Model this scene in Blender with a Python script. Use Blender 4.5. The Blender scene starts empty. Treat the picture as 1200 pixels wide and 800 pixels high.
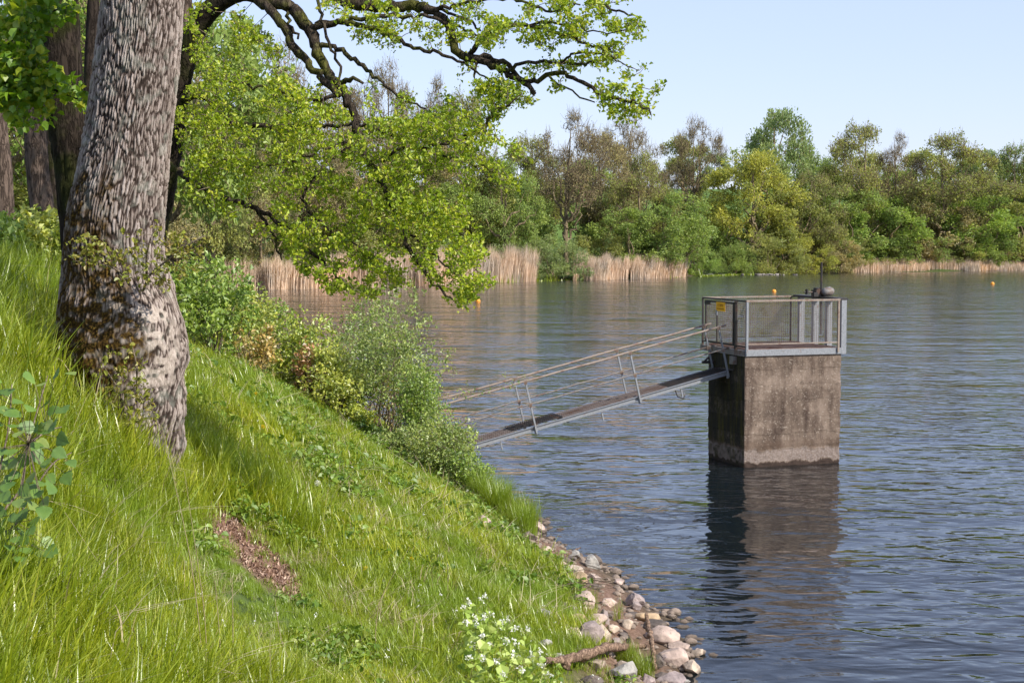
import bpy, math, random
import numpy as np
from mathutils import Vector, Matrix
random.seed(7)
RNG = np.random.default_rng(7)
SC = bpy.context.scene
COL = SC.collection

# ------------------------------------------------------------------ camera
F = 1900.0                       # focal length in pixels of the 1200 px wide frame
CAMH = 5.33
PITCH = math.atan(128 / F)
cd = bpy.data.cameras.new('camera')
cam = bpy.data.objects.new('camera', cd); COL.objects.link(cam)
cd.sensor_width = 36; cd.lens = 36 * F / 1200; cd.clip_start = .1; cd.clip_end = 6000
cam.location = (0, 0, CAMH); cam.rotation_euler = (math.pi / 2 - PITCH, 0, 0)
SC.camera = cam

# ------------------------------------------------------------------ world, sun, exposure
SUN_AZ, SUN_EL = math.radians(122), math.radians(38)     # azimuth clockwise from +Y
w = bpy.data.worlds.new('World'); SC.world = w; w.use_nodes = True
nt = w.node_tree; nt.nodes.clear()
sky = nt.nodes.new('ShaderNodeTexSky'); sky.sky_type = 'NISHITA'; sky.sun_disc = False
sky.sun_elevation = SUN_EL; sky.sun_rotation = SUN_AZ
sky.air_density = 1.0; sky.dust_density = 0.3; sky.ozone_density = 1.2
bg = nt.nodes.new('ShaderNodeBackground'); bg.inputs[1].default_value = .128
wo = nt.nodes.new('ShaderNodeOutputWorld')
veil = nt.nodes.new('ShaderNodeMix'); veil.data_type = 'RGBA'       # thin even veil of high cloud
veil.inputs[0].default_value = .62; veil.inputs[7].default_value = (3.7, 4.2, 6.4, 1)
nt.links.new(sky.outputs[0], veil.inputs[6]); nt.links.new(veil.outputs[2], bg.inputs[0]); nt.links.new(bg.outputs[0], wo.inputs[0])
sd = bpy.data.lights.new('sun', 'SUN'); sd.energy = 4.6; sd.angle = math.radians(.53); sd.color = (1, .94, .84)
sun = bpy.data.objects.new('sun', sd); COL.objects.link(sun)
sv = Vector((math.sin(SUN_AZ) * math.cos(SUN_EL), math.cos(SUN_AZ) * math.cos(SUN_EL), math.sin(SUN_EL)))
sun.rotation_euler = sv.to_track_quat('Z', 'Y').to_euler(); sun.location = (30, -30, 60)
SC.view_settings.view_transform = 'Standard'; SC.view_settings.look = 'None'
SC.view_settings.exposure = 0.5; SC.view_settings.gamma = 1
SC.cycles.max_bounces = 8; SC.cycles.transparent_max_bounces = 8
SC.cycles.diffuse_bounces = 3; SC.cycles.glossy_bounces = 3

# ------------------------------------------------------------------ pixel <-> world
cP, sP = math.cos(PITCH), math.sin(PITCH)
def ray(px, py):
    u, v = (px - 600) / F, (400 - py) / F
    d = np.array([u, cP + v * sP, -sP + v * cP]); return d / d[1]
def at(px, py, Y):
    """the point at distance Y that the photograph shows at (px, py)"""
    r = ray(px, py); return np.array([r[0] * Y, Y, CAMH + r[2] * Y])

# ------------------------------------------------------------------ numpy noise
_perm = RNG.permutation(4096).astype(np.int64)
_val = RNG.random(4096) * 2 - 1
def _h(i, j, k):
    return _val[_perm[(_perm[(_perm[i & 4095] + j) & 4095] + k) & 4095]]
def noise3(p):
    p = np.asarray(p, float); i = np.floor(p).astype(np.int64); f = p - i; f = f * f * (3 - 2 * f)
    x, y, z = i[..., 0], i[..., 1], i[..., 2]; a, b, c = f[..., 0], f[..., 1], f[..., 2]
    def L(u, v, t): return u + (v - u) * t
    return L(L(L(_h(x, y, z), _h(x + 1, y, z), a), L(_h(x, y + 1, z), _h(x + 1, y + 1, z), a), b),
             L(L(_h(x, y, z + 1), _h(x + 1, y, z + 1), a), L(_h(x, y + 1, z + 1), _h(x + 1, y + 1, z + 1), a), b), c)
def fbm(p, o=4):
    s = 0; a = 1; t = 0
    for k in range(o):
        s = s + a * noise3(np.asarray(p) * 2 ** k + 13.7 * k); t += a; a *= .5
    return s / t
def worley(p):
    p = np.asarray(p, float); i = np.floor(p).astype(np.int64); f = p - i; d1 = np.full(p.shape[:-1], 9.); d2 = d1.copy(); idv = d1 * 0
    for dx in (-1, 0, 1):
        for dy in (-1, 0, 1):
            for dz in (-1, 0, 1):
                a, b, c = i[..., 0] + dx, i[..., 1] + dy, i[..., 2] + dz; h1 = _h(a, b, c)
                d = np.sqrt((dx + .5 + .45 * h1 - f[..., 0]) ** 2 + (dy + .5 + .45 * _h(a + 57, b, c) - f[..., 1]) ** 2 + (dz + .5 + .45 * _h(a, b + 91, c) - f[..., 2]) ** 2)
                n = d < d1; d2 = np.where(n, d1, np.minimum(d2, d)); d1 = np.where(n, d, d1); idv = np.where(n, h1, idv)
    return d1, d2, idv
def sstep(a, b, x):
    t = np.clip((x - a) / (b - a), 0, 1); return t * t * (3 - 2 * t)

# ------------------------------------------------------------------ mesh helpers
def link(o, parent=None):
    COL.objects.link(o)
    if parent is not None: o.parent = parent
    return o
def np_mesh(name, V, faces, mats, smooth=False, attrs=None, mi=None):
    """faces: list of int arrays (n,3) or (n,4); attrs: {name: per-vertex floats}"""
    V = np.asarray(V, np.float32); me = bpy.data.meshes.new(name)
    faces = [np.asarray(f, np.int32) for f in faces if len(f)]
    me.vertices.add(len(V)); me.vertices.foreach_set('co', V.ravel())
    lv = np.concatenate([f.ravel() for f in faces]); tot = np.concatenate([np.full(len(f), f.shape[1], np.int32) for f in faces])
    me.loops.add(len(lv)); me.loops.foreach_set('vertex_index', lv)
    me.polygons.add(len(tot)); st = np.concatenate([[0], np.cumsum(tot)[:-1]]).astype(np.int32)
    me.polygons.foreach_set('loop_start', st)
    me.polygons.foreach_set('use_smooth', np.full(len(tot), bool(smooth)))
    if mi is not None: me.polygons.foreach_set('material_index', np.asarray(mi, np.int32))
    if attrs:
        for k, a in attrs.items():
            at_ = me.attributes.new(k, 'FLOAT', 'POINT'); at_.data.foreach_set('value', np.asarray(a, np.float32))
    me.update(calc_edges=True)
    for m in (mats if isinstance(mats, (list, tuple)) else [mats]): me.materials.append(m)
    return me
def part(name, me, parent=None, loc=None):
    o = bpy.data.objects.new(name, me); link(o, parent)
    if loc is not None: o.location = loc
    return o
def tag(o, label=None, cat=None, group=None, kind=None):
    for k, v in (('label', label), ('category', cat), ('group', group), ('kind', kind)):
        if v: o[k] = v
    return o
def empty(name, loc=(0, 0, 0), rz=0):
    o = bpy.data.objects.new(name, None); o.empty_display_size = .3
    link(o); o.location = loc; o.rotation_euler = (0, 0, rz); return o

def tubes(chains, sides=5, cap=False):
    """chains: list of (pts Kx3, radii K) -> V, quads"""
    by = {}
    for p, r in chains: by.setdefault(len(p), []).append((p, r))
    Vs, Qs, off = [], [], 0
    ang = np.arange(sides) / sides * 2 * np.pi
    for K, lst in by.items():
        P = np.array([np.asarray(p, float) for p, _ in lst]); R = np.array([np.asarray(r, float) for _, r in lst])
        T = np.gradient(P, axis=1); T /= np.linalg.norm(T, axis=2, keepdims=True) + 1e-9
        m = P[:, -1] - P[:, 0]; ref = np.where(np.abs(m[:, 2:3]) < .8 * np.linalg.norm(m, axis=1, keepdims=True), [[0, 0, 1.]], [[1., 0, 0]])
        U = np.cross(T, ref[:, None, :]); U /= np.linalg.norm(U, axis=2, keepdims=True) + 1e-9
        W = np.cross(T, U)
        ring = P[:, :, None, :] + R[:, :, None, None] * (np.cos(ang)[None, None, :, None] * U[:, :, None, :] + np.sin(ang)[None, None, :, None] * W[:, :, None, :])
        N = len(lst); Vs.append(ring.reshape(-1, 3))
        base = (np.arange(N) * K * sides)[:, None, None] + (np.arange(K - 1) * sides)[None, :, None] + off
        j = np.arange(sides)[None, None, :]; j2 = (j + 1) % sides
        Qs.append(np.stack([base + j, base + j2, base + sides + j2, base + sides + j], -1).reshape(-1, 4))
        off += N * K * sides
    return np.concatenate(Vs), np.concatenate(Qs)

def resample(pts, rad, step):
    """Catmull-Rom through control points, sampled about every step"""
    P = np.asarray(pts, float); R = np.asarray(rad, float)
    A = np.vstack([2 * P[0] - P[1], P, 2 * P[-1] - P[-2]]); out = []; ro = []
    for i in range(len(P) - 1):
        n = max(2, int(np.linalg.norm(P[i + 1] - P[i]) / step)); t = np.linspace(0, 1, n, endpoint=False)[:, None]
        a, b, c, d = A[i], A[i + 1], A[i + 2], A[i + 3]
        out.append(.5 * (2 * b + (c - a) * t + (2 * a - 5 * b + 4 * c - d) * t ** 2 + (3 * b - a - 3 * c + d) * t ** 3))
        ro.append(R[i] + (R[i + 1] - R[i]) * t[:, 0])
    out.append(P[-1:]); ro.append(R[-1:])
    return np.vstack(out), np.concatenate(ro)

def rvec(n, rng):
    v = rng.normal(size=(n, 3)); return v / np.linalg.norm(v, axis=1, keepdims=True)
def leaves(C, n, spread, size, rng, up=.3, out=None, wid=.55, fold=.25, hexa=False):
    """n small folded leaves round each centre; -> V, tris, var"""
    C = np.repeat(np.asarray(C, float), n, axis=0); N = len(C)
    base = C + rvec(N, rng) * spread * rng.random((N, 1)) ** .5
    d = rvec(N, rng); d[:, 2] += up * .3
    if out is not None: d += np.repeat(out, n, axis=0) * .7
    d /= np.linalg.norm(d, axis=1, keepdims=True)
    nn = rvec(N, rng); nn[:, 2] += up * 2; s = np.cross(d, nn); s /= np.linalg.norm(s, axis=1, keepdims=True) + 1e-9
    k = np.cross(s, d); L = size * (.45 + 1.1 * rng.random((N, 1)) ** 1.3)
    if hexa:
        V = np.stack([base, base + d * L * .3 + s * L * wid * .42 + k * L * fold, base + d * L * .7 + s * L * wid * .5 + k * L * fold * .7, base + d * L - k * L * .12,
                      base + d * L * .7 - s * L * wid * .5 + k * L * fold * .7, base + d * L * .3 - s * L * wid * .42 + k * L * fold, base + d * L * .5], 1).reshape(-1, 3)
        i = (np.arange(N) * 7)[:, None]
        T = np.concatenate([i + [0, 1, 6], i + [1, 2, 6], i + [2, 3, 6], i + [3, 4, 6], i + [4, 5, 6], i + [5, 0, 6]])
        return V, T, np.repeat(rng.random(N), 7)
    V = np.stack([base, base + d * L * .5 + s * L * wid * .5 + k * L * fold, base + d * L, base + d * L * .5 - s * L * wid * .5 + k * L * fold], 1).reshape(-1, 3)
    i = (np.arange(N) * 4)[:, None]; T = np.concatenate([i + [0, 1, 2], i + [0, 2, 3]])
    return V, T, np.repeat(rng.random(N), 4)

def colonize(nodes, targets, rng, r0=.006, rk=.006, wig=.12, droop=0., K=4):
    """join every target to the nearest existing wood with a crooked twig; -> chains"""
    nodes = np.asarray(nodes, float); targets = np.asarray(targets, float)
    buf = np.empty((len(nodes) + len(targets) * K, 3)); buf[:len(nodes)] = nodes; n = len(nodes); chains = []
    d0 = np.array([np.min(np.sum((nodes - t) ** 2, 1)) for t in targets])
    for i in np.argsort(d0):
        t = targets[i]; D = np.sum((buf[:n] - t) ** 2, 1); j = int(np.argmin(D)); a = buf[j].copy(); L = math.sqrt(D[j])
        u = np.linspace(0, 1, K)[:, None]; p = a + (t - a) * u
        p[1:-1] += rng.normal(size=(K - 2, 3)) * L * wig; p[1:-1, 2] += droop * L
        chains.append((p, np.linspace(r0 + rk * L, r0 * .5, K)))
        buf[n:n + K - 1] = p[1:]; n += K - 1
    return chains

class MB:
    """collects bars, boxes and tubes for ONE mesh object"""
    def __init__(s): s.V = []; s.Q = []; s.n = 0
    def add(s, V, Q): s.V.append(np.asarray(V, float)); s.Q.append(np.asarray(Q) + s.n); s.n += len(V); return s
    def box(s, x0, x1, y0, y1, z0, z1):
        V = [(x, y, z) for z in (z0, z1) for y in (y0, y1) for x in (x0, x1)]
        return s.add(V, [(0, 2, 3, 1), (4, 5, 7, 6), (0, 1, 5, 4), (2, 6, 7, 3), (0, 4, 6, 2), (1, 3, 7, 5)])
    def bar(s, a, b, w, h, up=(0, 0, 1)):
        a = np.asarray(a, float); b = np.asarray(b, float); t = (b - a) / np.linalg.norm(b - a)
        up = np.asarray(up, float); sd_ = np.cross(t, up)
        if np.linalg.norm(sd_) < 1e-3: sd_ = np.cross(t, (0, 1., 0))
        sd_ /= np.linalg.norm(sd_); u = np.cross(sd_, t); V = []
        for p in (a, b):
            for i, j in ((-1, -1), (1, -1), (1, 1), (-1, 1)): V.append(p + sd_ * i * w / 2 + u * j * h / 2)
        return s.add(V, [(0, 3, 2, 1), (4, 5, 6, 7), (0, 1, 5, 4), (1, 2, 6, 5), (2, 3, 7, 6), (3, 0, 4, 7)])
    def tube(s, pts, r, sides=8):
        pts = np.asarray(pts, float); r = np.full(len(pts), r) if np.isscalar(r) else np.asarray(r)
        pts = np.vstack([pts[:1], pts, pts[-1:]]); pts[0] -= (pts[2] - pts[1]) * 1e-4; pts[-1] += (pts[-2] - pts[-3]) * 1e-4
        r = np.concatenate([[r[0] * .01], r, [r[-1] * .01]])
        V, Q = tubes([(pts, r)], sides); return s.add(V, Q)
    def mesh(s, name, mat, smooth=False): return np_mesh(name, np.concatenate(s.V), [np.concatenate(s.Q)], mat, smooth)

# ------------------------------------------------------------------ materials
class NT:
    def __init__(s, name):
        s.m = bpy.data.materials.new(name); s.m.use_nodes = True; s.t = s.m.node_tree; s.t.nodes.clear()
        s.out = s.n('OutputMaterial')
    def n(s, typ, **kw):
        o = s.t.nodes.new('ShaderNode' + typ)
        for k, v in kw.items():
            if k.startswith('i_'):
                key = k[2:]; key = int(key) if key.isdigit() else key.replace('_', ' ')
                s.put(o.inputs[key], v)
            else: setattr(o, k, v)
        return o
    def put(s, sock, v):
        if isinstance(v, bpy.types.NodeSocket): s.t.links.new(v, sock)
        elif isinstance(v, bpy.types.Node): s.t.links.new(v.outputs[0], sock)
        else:
            if isinstance(v, (tuple, list)) and sock.type == 'RGBA' and len(v) == 3: v = (*v, 1)
            sock.default_value = v
    def noise(s, vec, scale, detail=4, rough=.55, dist=0):
        return s.n('TexNoise', i_Vector=vec, i_Scale=scale, i_Detail=detail, i_Roughness=rough, i_Distortion=dist).outputs[0]
    def map(s, vec, scale=(1, 1, 1), rot=(0, 0, 0), loc=(0, 0, 0)):
        return s.n('Mapping', i_Vector=vec, i_Scale=scale, i_Rotation=rot, i_Location=loc).outputs[0]
    def ramp(s, fac, stops, interp='LINEAR'):
        r = s.n('ValToRGB', i_0=fac); e = r.color_ramp.elements; r.color_ramp.interpolation = interp
        while len(e) < len(stops): e.new(.5)
        for k, (p, c) in enumerate(stops):
            e[k].position = p; e[k].color = (*c, 1) if isinstance(c, (tuple, list)) else (c, c, c, 1)
        return r.outputs[0]
    def mix(s, f, a, b, mode='MIX'):
        m = s.n('Mix', data_type='RGBA', blend_type=mode); s.put(m.inputs[0], f); s.put(m.inputs[6], a); s.put(m.inputs[7], b); return m.outputs[2]
    def math(s, op, a, b=0., c=0.):
        m = s.n('Math', operation=op); s.put(m.inputs[0], a); s.put(m.inputs[1], b); s.put(m.inputs[2], c); return m.outputs[0]
    def bump(s, h, dist, strength=1., nrm=None):
        b = s.n('Bump', i_Height=h, i_Distance=dist, i_Strength=strength)
        if nrm is not None: s.put(b.inputs['Normal'], nrm)
        return b.outputs[0]
    def pbr(s, color, rough=.8, metal=0., normal=None, spec=.3):
        p = s.n('BsdfPrincipled', i_Roughness=rough, i_Metallic=metal); s.put(p.inputs['Base Color'], color)
        p.inputs['Specular IOR Level'].default_value = spec
        if normal is not None: s.put(p.inputs['Normal'], normal)
        s.t.links.new(p.outputs[0], s.out.inputs[0]); return s.m
    def obj(s): return s.n('TexCoord').outputs['Object']
    def pos(s): return s.n('NewGeometry').outputs['Position']
    def attr(s, name): return s.n('Attribute', attribute_name=name).outputs['Fac']

def leaf_mat(name, stops, trans=.35, rough=.5, clump=0, tint=False, gloss=.04, big=None):
    s = NT(name); c = s.ramp(s.attr('var'), stops)
    if tint: c = s.mix(1., c, s.n('ObjectInfo').outputs['Color'], 'MULTIPLY')
    if clump:
        nz = s.noise(s.pos(), clump, 3); c = s.mix(1., c, s.ramp(nz, [(.3, (.72, .78, .8)), (.7, (1.25, 1.15, 1.0))]), 'MULTIPLY')
    if big:
        c = s.mix(s.ramp(s.noise(s.pos(), big[0], 3), [(.45, 0.), (.62, 1.)]), c, big[1])
    d = s.n('BsdfDiffuse', i_Color=c); t = s.n('BsdfTranslucent', i_Color=s.mix(1., c, (1.15, 1.1, .55), 'MULTIPLY'))
    m = s.n('MixShader', i_0=trans); s.put(m.inputs[1], d); s.put(m.inputs[2], t)
    g = s.n('BsdfGlossy', i_Color=(1, 1, 1), i_Roughness=rough); m2 = s.n('MixShader', i_0=gloss); s.put(m2.inputs[1], m); s.put(m2.inputs[2], g)
    s.t.links.new(m2.outputs[0], s.out.inputs[0]); return s.m

def bark_mat(name, c0, c1, sc=1., moss=None, bumpd=.01):
    s = NT(name); p = s.obj(); q = s.map(p, (14 * sc, 14 * sc, 3 * sc)); n1 = s.noise(q, 1., 5, .6, .4)
    rg_ = s.ramp(s.math('ABSOLUTE', s.math('SUBTRACT', n1, .5)), [(.0, 0.), (.05, .75), (.1, 1.)]); c = s.mix(rg_, c0, c1)
    c = s.mix(.35, c, s.ramp(s.noise(p, 2.2, 3), [(.3, c0), (.7, c1)]))
    if moss: c = s.mix(s.ramp(s.noise(p, 1.6 * sc, 4), [(.5, 0.), (.62, 1.)]), c, moss)
    return s.pbr(c, .95, 0, s.bump(rg_, bumpd * 1.6), .1)

def metal_mat(name, base, rust=(.16, .07, .035), amt=.5, rough=.55, metal=.0, sc=6):
    s = NT(name); p = s.obj(); n1 = s.noise(p, sc, 5, .65)
    c = s.mix(s.ramp(n1, [(amt, 0.), (amt + .14, 1.)]), base, rust)
    c = s.mix(.6, c, s.ramp(s.noise(p, 40, 3), [(.3, .62), (.7, 1.35)]), 'MULTIPLY')
    return s.pbr(c, rough, metal, s.bump(s.noise(p, 60, 3), .002), .4)

M = {}
M['galv'] = metal_mat('galvanised', (.22, .23, .245), amt=.60)
M['galv_worn'] = metal_mat('worn_galvanised', (.19, .175, .16), (.13, .08, .055), amt=.48)
M['rail_tan'] = metal_mat('rusty_tan_rail', (.25, .2, .16), (.16, .09, .06), amt=.5)
M['dark_steel'] = metal_mat('dark_steel', (.03, .026, .024), (.08, .042, .026), amt=.52)
M['wire'] = metal_mat('mesh_wire', (.16, .13, .11), (.1, .055, .035), amt=.5)
M['deck'] = metal_mat('rusty_deck', (.3, .21, .16), (.19, .085, .05), amt=.46, sc=3)
M['walk'] = metal_mat('walkway_grating', (.2, .16, .14), (.13, .075, .05), amt=.5, sc=3)

s = NT('weathered_concrete'); p = s.obj()
big = s.noise(s.map(p, (1, 1, .8)), 1.7, 6, .62); fine = s.noise(p, 22, 5, .7); streak = s.noise(s.map(p, (5, 5, .5)), 1.6, 5, .6)
c = s.ramp(big, [(.38, (.042, .028, .021)), (.5, (.105, .075, .056)), (.62, (.235, .18, .14))])
c = s.mix(.35, c, s.ramp(streak, [(.35, (.08, .055, .045)), (.62, (.26, .2, .155))]))
c = s.mix(s.ramp(fine, [(.56, 0.), (.68, .7)]), c, (.4, .34, .28))
c = s.mix(s.ramp(s.noise(p, 9, 4, .7), [(.62, 0.), (.7, .8)]), c, (.06, .045, .035))
sep = s.n('SeparateXYZ', i_0=p).outputs[2]
zw = s.math('ADD', sep, s.math('MULTIPLY', s.math('SUBTRACT', s.noise(s.map(p, (1, 1, .4)), 5, 5, .7), .5), .34))
c = s.mix(s.ramp(zw, [(0., 1.), (.07, 1.), (.1, 0.)]), c, (.05, .035, .028))
c = s.mix(s.ramp(zw, [(.09, 0.), (.12, .75), (.36, .75), (.40, 0.)]), c, s.ramp(fine, [(.35, (.16, .12, .1)), (.6, (.27, .225, .2))]))
c = s.mix(s.ramp(zw, [(.39, 0.), (.42, .55), (.55, .4), (.62, 0.)]), c, (.1, .065, .045))
line = s.math('ABSOLUTE', s.math('SUBTRACT', s.math('FRACT', s.math('MULTIPLY', zw, 1.35)), .5))
c = s.mix(s.ramp(line, [(0., .55), (.03, 0.)]), c, (.1, .075, .06))
sx = s.n('SeparateXYZ', i_0=p).outputs[0]     # left side: its shade put into the colour, with yellow-green algae streaks
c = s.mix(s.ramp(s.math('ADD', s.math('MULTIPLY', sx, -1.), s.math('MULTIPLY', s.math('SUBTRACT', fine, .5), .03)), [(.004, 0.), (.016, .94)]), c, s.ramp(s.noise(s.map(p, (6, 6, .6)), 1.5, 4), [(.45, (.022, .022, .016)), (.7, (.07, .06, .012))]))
hb = s.math('ADD', s.math('MULTIPLY', fine, .6), s.math('MULTIPLY', s.noise(p, 70, 3), .4))
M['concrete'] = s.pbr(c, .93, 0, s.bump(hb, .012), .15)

s = NT('stone'); p = s.obj(); oi = s.n('ObjectInfo')
n1 = s.noise(p, 5, 6, .65); c = s.ramp(n1, [(.3, (.5, .5, .5)), (.5, (.85, .85, .85)), (.72, (1.2, 1.18, 1.15))])
c = s.mix(1., c, oi.outputs['Color'], 'MULTIPLY')
c = s.mix(s.ramp(s.noise(p, 30, 3), [(.6, 0.), (.7, .5)]), c, (.1, .085, .075))
wz = s.n('SeparateXYZ', i_0=s.pos()).outputs[2]
c = s.mix(s.ramp(s.math('ADD', wz, s.math('MULTIPLY', n1, .04)), [(.02, .8), (.07, 0.)]), c, (.06, .045, .03))
M['stone'] = s.pbr(c, .85, 0, s.bump(s.noise(p, 26, 5, .7), .012), .25)

s = NT('ground'); p = s.pos()
n1 = s.noise(p, 3.5, 5, .6); n2 = s.noise(p, .12, 4)
c = s.ramp(n1, [(.3, (.035, .05, .015)), (.55, (.075, .11, .03)), (.75, (.13, .15, .05))])
mead = s.ramp(s.noise(p, .05, 5), [(.3, (.075, .13, .03)), (.7, (.13, .2, .045))])
c = s.mix(s.attr('meadow'), c, mead)
dirt = s.ramp(s.noise(p, 18, 5, .7), [(.3, (.09, .05, .035)), (.55, (.22, .135, .1)), (.75, (.36, .25, .19))])
c = s.mix(s.attr('dirt'), c, dirt)
dirt = s.mix(s.ramp(s.n('SeparateXYZ', i_0=p).outputs[2], [(.02, .75), (.3, 0.)]), dirt, (.05, .038, .027))
c = s.mix(s.attr('dirt'), c, dirt)
bed = s.ramp(s.noise(p, 5, 5, .65), [(.3, (.035, .028, .02)), (.55, (.1, .075, .05)), (.75, (.2, .155, .11))])
c = s.mix(s.attr('bed'), c, bed)
M['ground'] = s.pbr(c, .95, 0, s.bump(s.noise(p, 20, 5, .7), .02), .1)

s = NT('lake_water'); p = s.pos()
w1 = s.noise(s.map(p, (1.15, 1.7, 1), (0, 0, .5)), 1., 1.5, .45, .7)
w2 = s.noise(s.map(p, (1.5, 3., 1), (0, 0, -.18)), 1., 2, .5, .5)
w3 = s.noise(s.map(p, (6, 9, 1), (0, 0, .5)), 1., 2, .5)
w4 = s.noise(s.map(p, (.16, .3, 1), (0, 0, .1)), 1., 2, .5)
h = s.math('ADD', s.math('MULTIPLY', w1, .072), s.math('MULTIPLY', w2, .030))
h = s.math('ADD', h, s.math('MULTIPLY', w3, .002))
w5 = s.noise(s.map(p, (.22, .7, 1), (0, 0, .3)), 1., 2, .5)
h = s.math('ADD', h, s.math('MULTIPLY', w5, .025))
h = s.math('MULTIPLY', h, s.ramp(w4, [(.32, .35), (.66, 1.3)]))
b = s.bump(h, 1., 1.)
fr = s.n('Fresnel', i_IOR=1.333); s.put(fr.inputs['Normal'], b)
dist = s.n('VectorMath', operation='LENGTH', i_0=p).outputs['Value']     # waves finer than the mesh of noise resolve as gloss away from the bank
gl = s.n('BsdfGlossy', i_Color=(1, 1, 1)); s.put(gl.inputs['Roughness'], s.ramp(s.math('DIVIDE', dist, 200.), [(.15, .02), (.35, .07), (.8, .13)])); s.put(gl.inputs['Normal'], b)
tr = s.n('BsdfTransparent', i_Color=(.75, .74, .6)); df = s.n('BsdfDiffuse', i_Color=(.016, .026, .032))
m1 = s.n('MixShader', i_0=.4); s.put(m1.inputs[1], tr); s.put(m1.inputs[2], df)
m2 = s.n('MixShader', i_0=fr.outputs[0]); s.put(m2.inputs[1], m1); s.put(m2.inputs[2], gl)
s.t.links.new(m2.outputs[0], s.out.inputs[0]); M['water'] = s.m

M['oak_leaf'] = leaf_mat('young_oak_leaf', [(0, (.15, .25, .01)), (.5, (.32, .44, .02)), (.85, (.46, .55, .04)), (1, (.55, .56, .08))], .42, clump=1.6, gloss=.03)
M['maple_leaf'] = leaf_mat('maple_leaf', [(0, (.12, .24, .015)), (.6, (.22, .38, .02)), (1, (.42, .46, .04))], .5, clump=1.5)
M['far_leaf'] = leaf_mat('far_leaf', [(0, (.95, 1., .9)), (.5, (1.35, 1.35, 1.3)), (1, (1.75, 1.65, 1.4))], .42, tint=True, clump=.35, gloss=.02)
M['shrub_leaf'] = leaf_mat('shrub_leaf', [(0, (.6, .7, .6)), (.5, (1, 1, 1)), (1, (1.4, 1.25, 1.2))], .35, tint=True, clump=2., gloss=.06)
M['hazel_leaf'] = leaf_mat('hazel_leaf', [(0, (.1, .2, .03)), (.6, (.17, .29, .05)), (1, (.26, .35, .08))], .35, gloss=.05, clump=9)
M['grass'] = leaf_mat('grass_blade', [(0, (.15, .22, .01)), (.5, (.31, .385, .015)), (.85, (.44, .48, .04)), (.93, (.48, .49, .1)), (1, (.55, .47, .26))], .38, clump=.9, gloss=.045, rough=.35, big=(.6, (.24, .34, .025)))
M['herb'] = leaf_mat('herb_leaf', [(0, (.1, .19, .015)), (.7, (.22, .34, .03)), (1, (.33, .4, .08))], .35, clump=2)
M['reed'] = leaf_mat('dry_reed', [(0, (.45, .33, .24)), (.5, (.66, .51, .41)), (1, (.8, .66, .56))], .2, clump=.3, gloss=.02)
M['dry'] = leaf_mat('dry_stalk', [(0, (.3, .24, .12)), (1, (.55, .47, .3))], .2, gloss=.03)
M['litter'] = leaf_mat('leaf_litter', [(0, (.12, .06, .04)), (.6, (.3, .18, .12)), (1, (.5, .36, .27))], .1, gloss=.03)
M['petal_white'] = leaf_mat('white_petal', [(0, (.75, .76, .7)), (1, (.85, .85, .82))], .25)
M['petal_yellow'] = leaf_mat('yellow_petal', [(0, (.8, .55, .01)), (1, (.85, .65, .02))], .2)
M['bark_shaded'] = bark_mat('shaded_oak_bark', (.011, .008, .006), (.045, .034, .027), 1., (.03, .032, .01))  # canopy shade on the rear stems is put into this tone
M['bark_limb'] = bark_mat('limb_bark', (.025, .019, .014), (.09, .07, .052), 2., (.1, .1, .025))
M['bark_grey'] = bark_mat('grey_brown_bark', (.03, .021, .016), (.15, .11, .088), 1.)
M['bark_far'] = bark_mat('far_bark', (.13, .10, .06), (.28, .22, .135), .3, bumpd=.03)
M['twig'] = bark_mat('twig_bark', (.1, .075, .055), (.24, .19, .14), 3., bumpd=.002)
M['driftwood'] = bark_mat('driftwood', (.1, .06, .04), (.34, .23, .16), 2., bumpd=.006)

# ------------------------------------------------------------------ lake outline and terrain
shore = [(24, -22), (10, -16), (5.5, -8), (3.9, 0), (3.3, 6), (3.0, 10), (2.75, 14), (2.45, 17), (2.15, 19.2), (2.1, 21.4), (1.85, 23), (1.2, 26), (.6, 28), (.3, 30), (-.65, 34.6),
         (-2.2, 40), (-6, 50), (-12, 65), (-21, 90), (-31, 120), (-35, 138), (-33, 148), (-26, 152), (-15, 156), (-7, 163), (2, 175), (9, 182), (20, 191),
         (25, 203), (40, 211), (46, 215), (71, 225), (110, 240), (160, 235), (190, 190), (190, 110), (150, 40), (90, -10), (50, -30)]
LP, _ = resample([(x, y, 0) for x, y in shore] + [(24, -22, 0)], np.zeros(len(shore) + 1), 2.0); LP = LP[:-1, :2]
def sdist(X, Y):
    """signed distance to the shoreline, land positive"""
    X = np.asarray(X, float); Y = np.asarray(Y, float); sh = X.shape; X = X.ravel(); Y = Y.ravel()
    best = np.full(X.shape, 1e18); ins = np.zeros(X.shape, bool)
    for (ax, ay), (bx, by) in zip(LP, np.roll(LP, -1, 0)):
        ex, ey = bx - ax, by - ay; t = np.clip(((X - ax) * ex + (Y - ay) * ey) / (ex * ex + ey * ey + 1e-12), 0, 1)
        best = np.minimum(best, (X - ax - t * ex) ** 2 + (Y - ay - t * ey) ** 2)
        if ay != by: ins ^= ((ay > Y) != (by > Y)) & (X < ex * (Y - ay) / (ey) + ax)
    d = np.sqrt(best); return np.where(ins, -d, d).reshape(sh)
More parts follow.
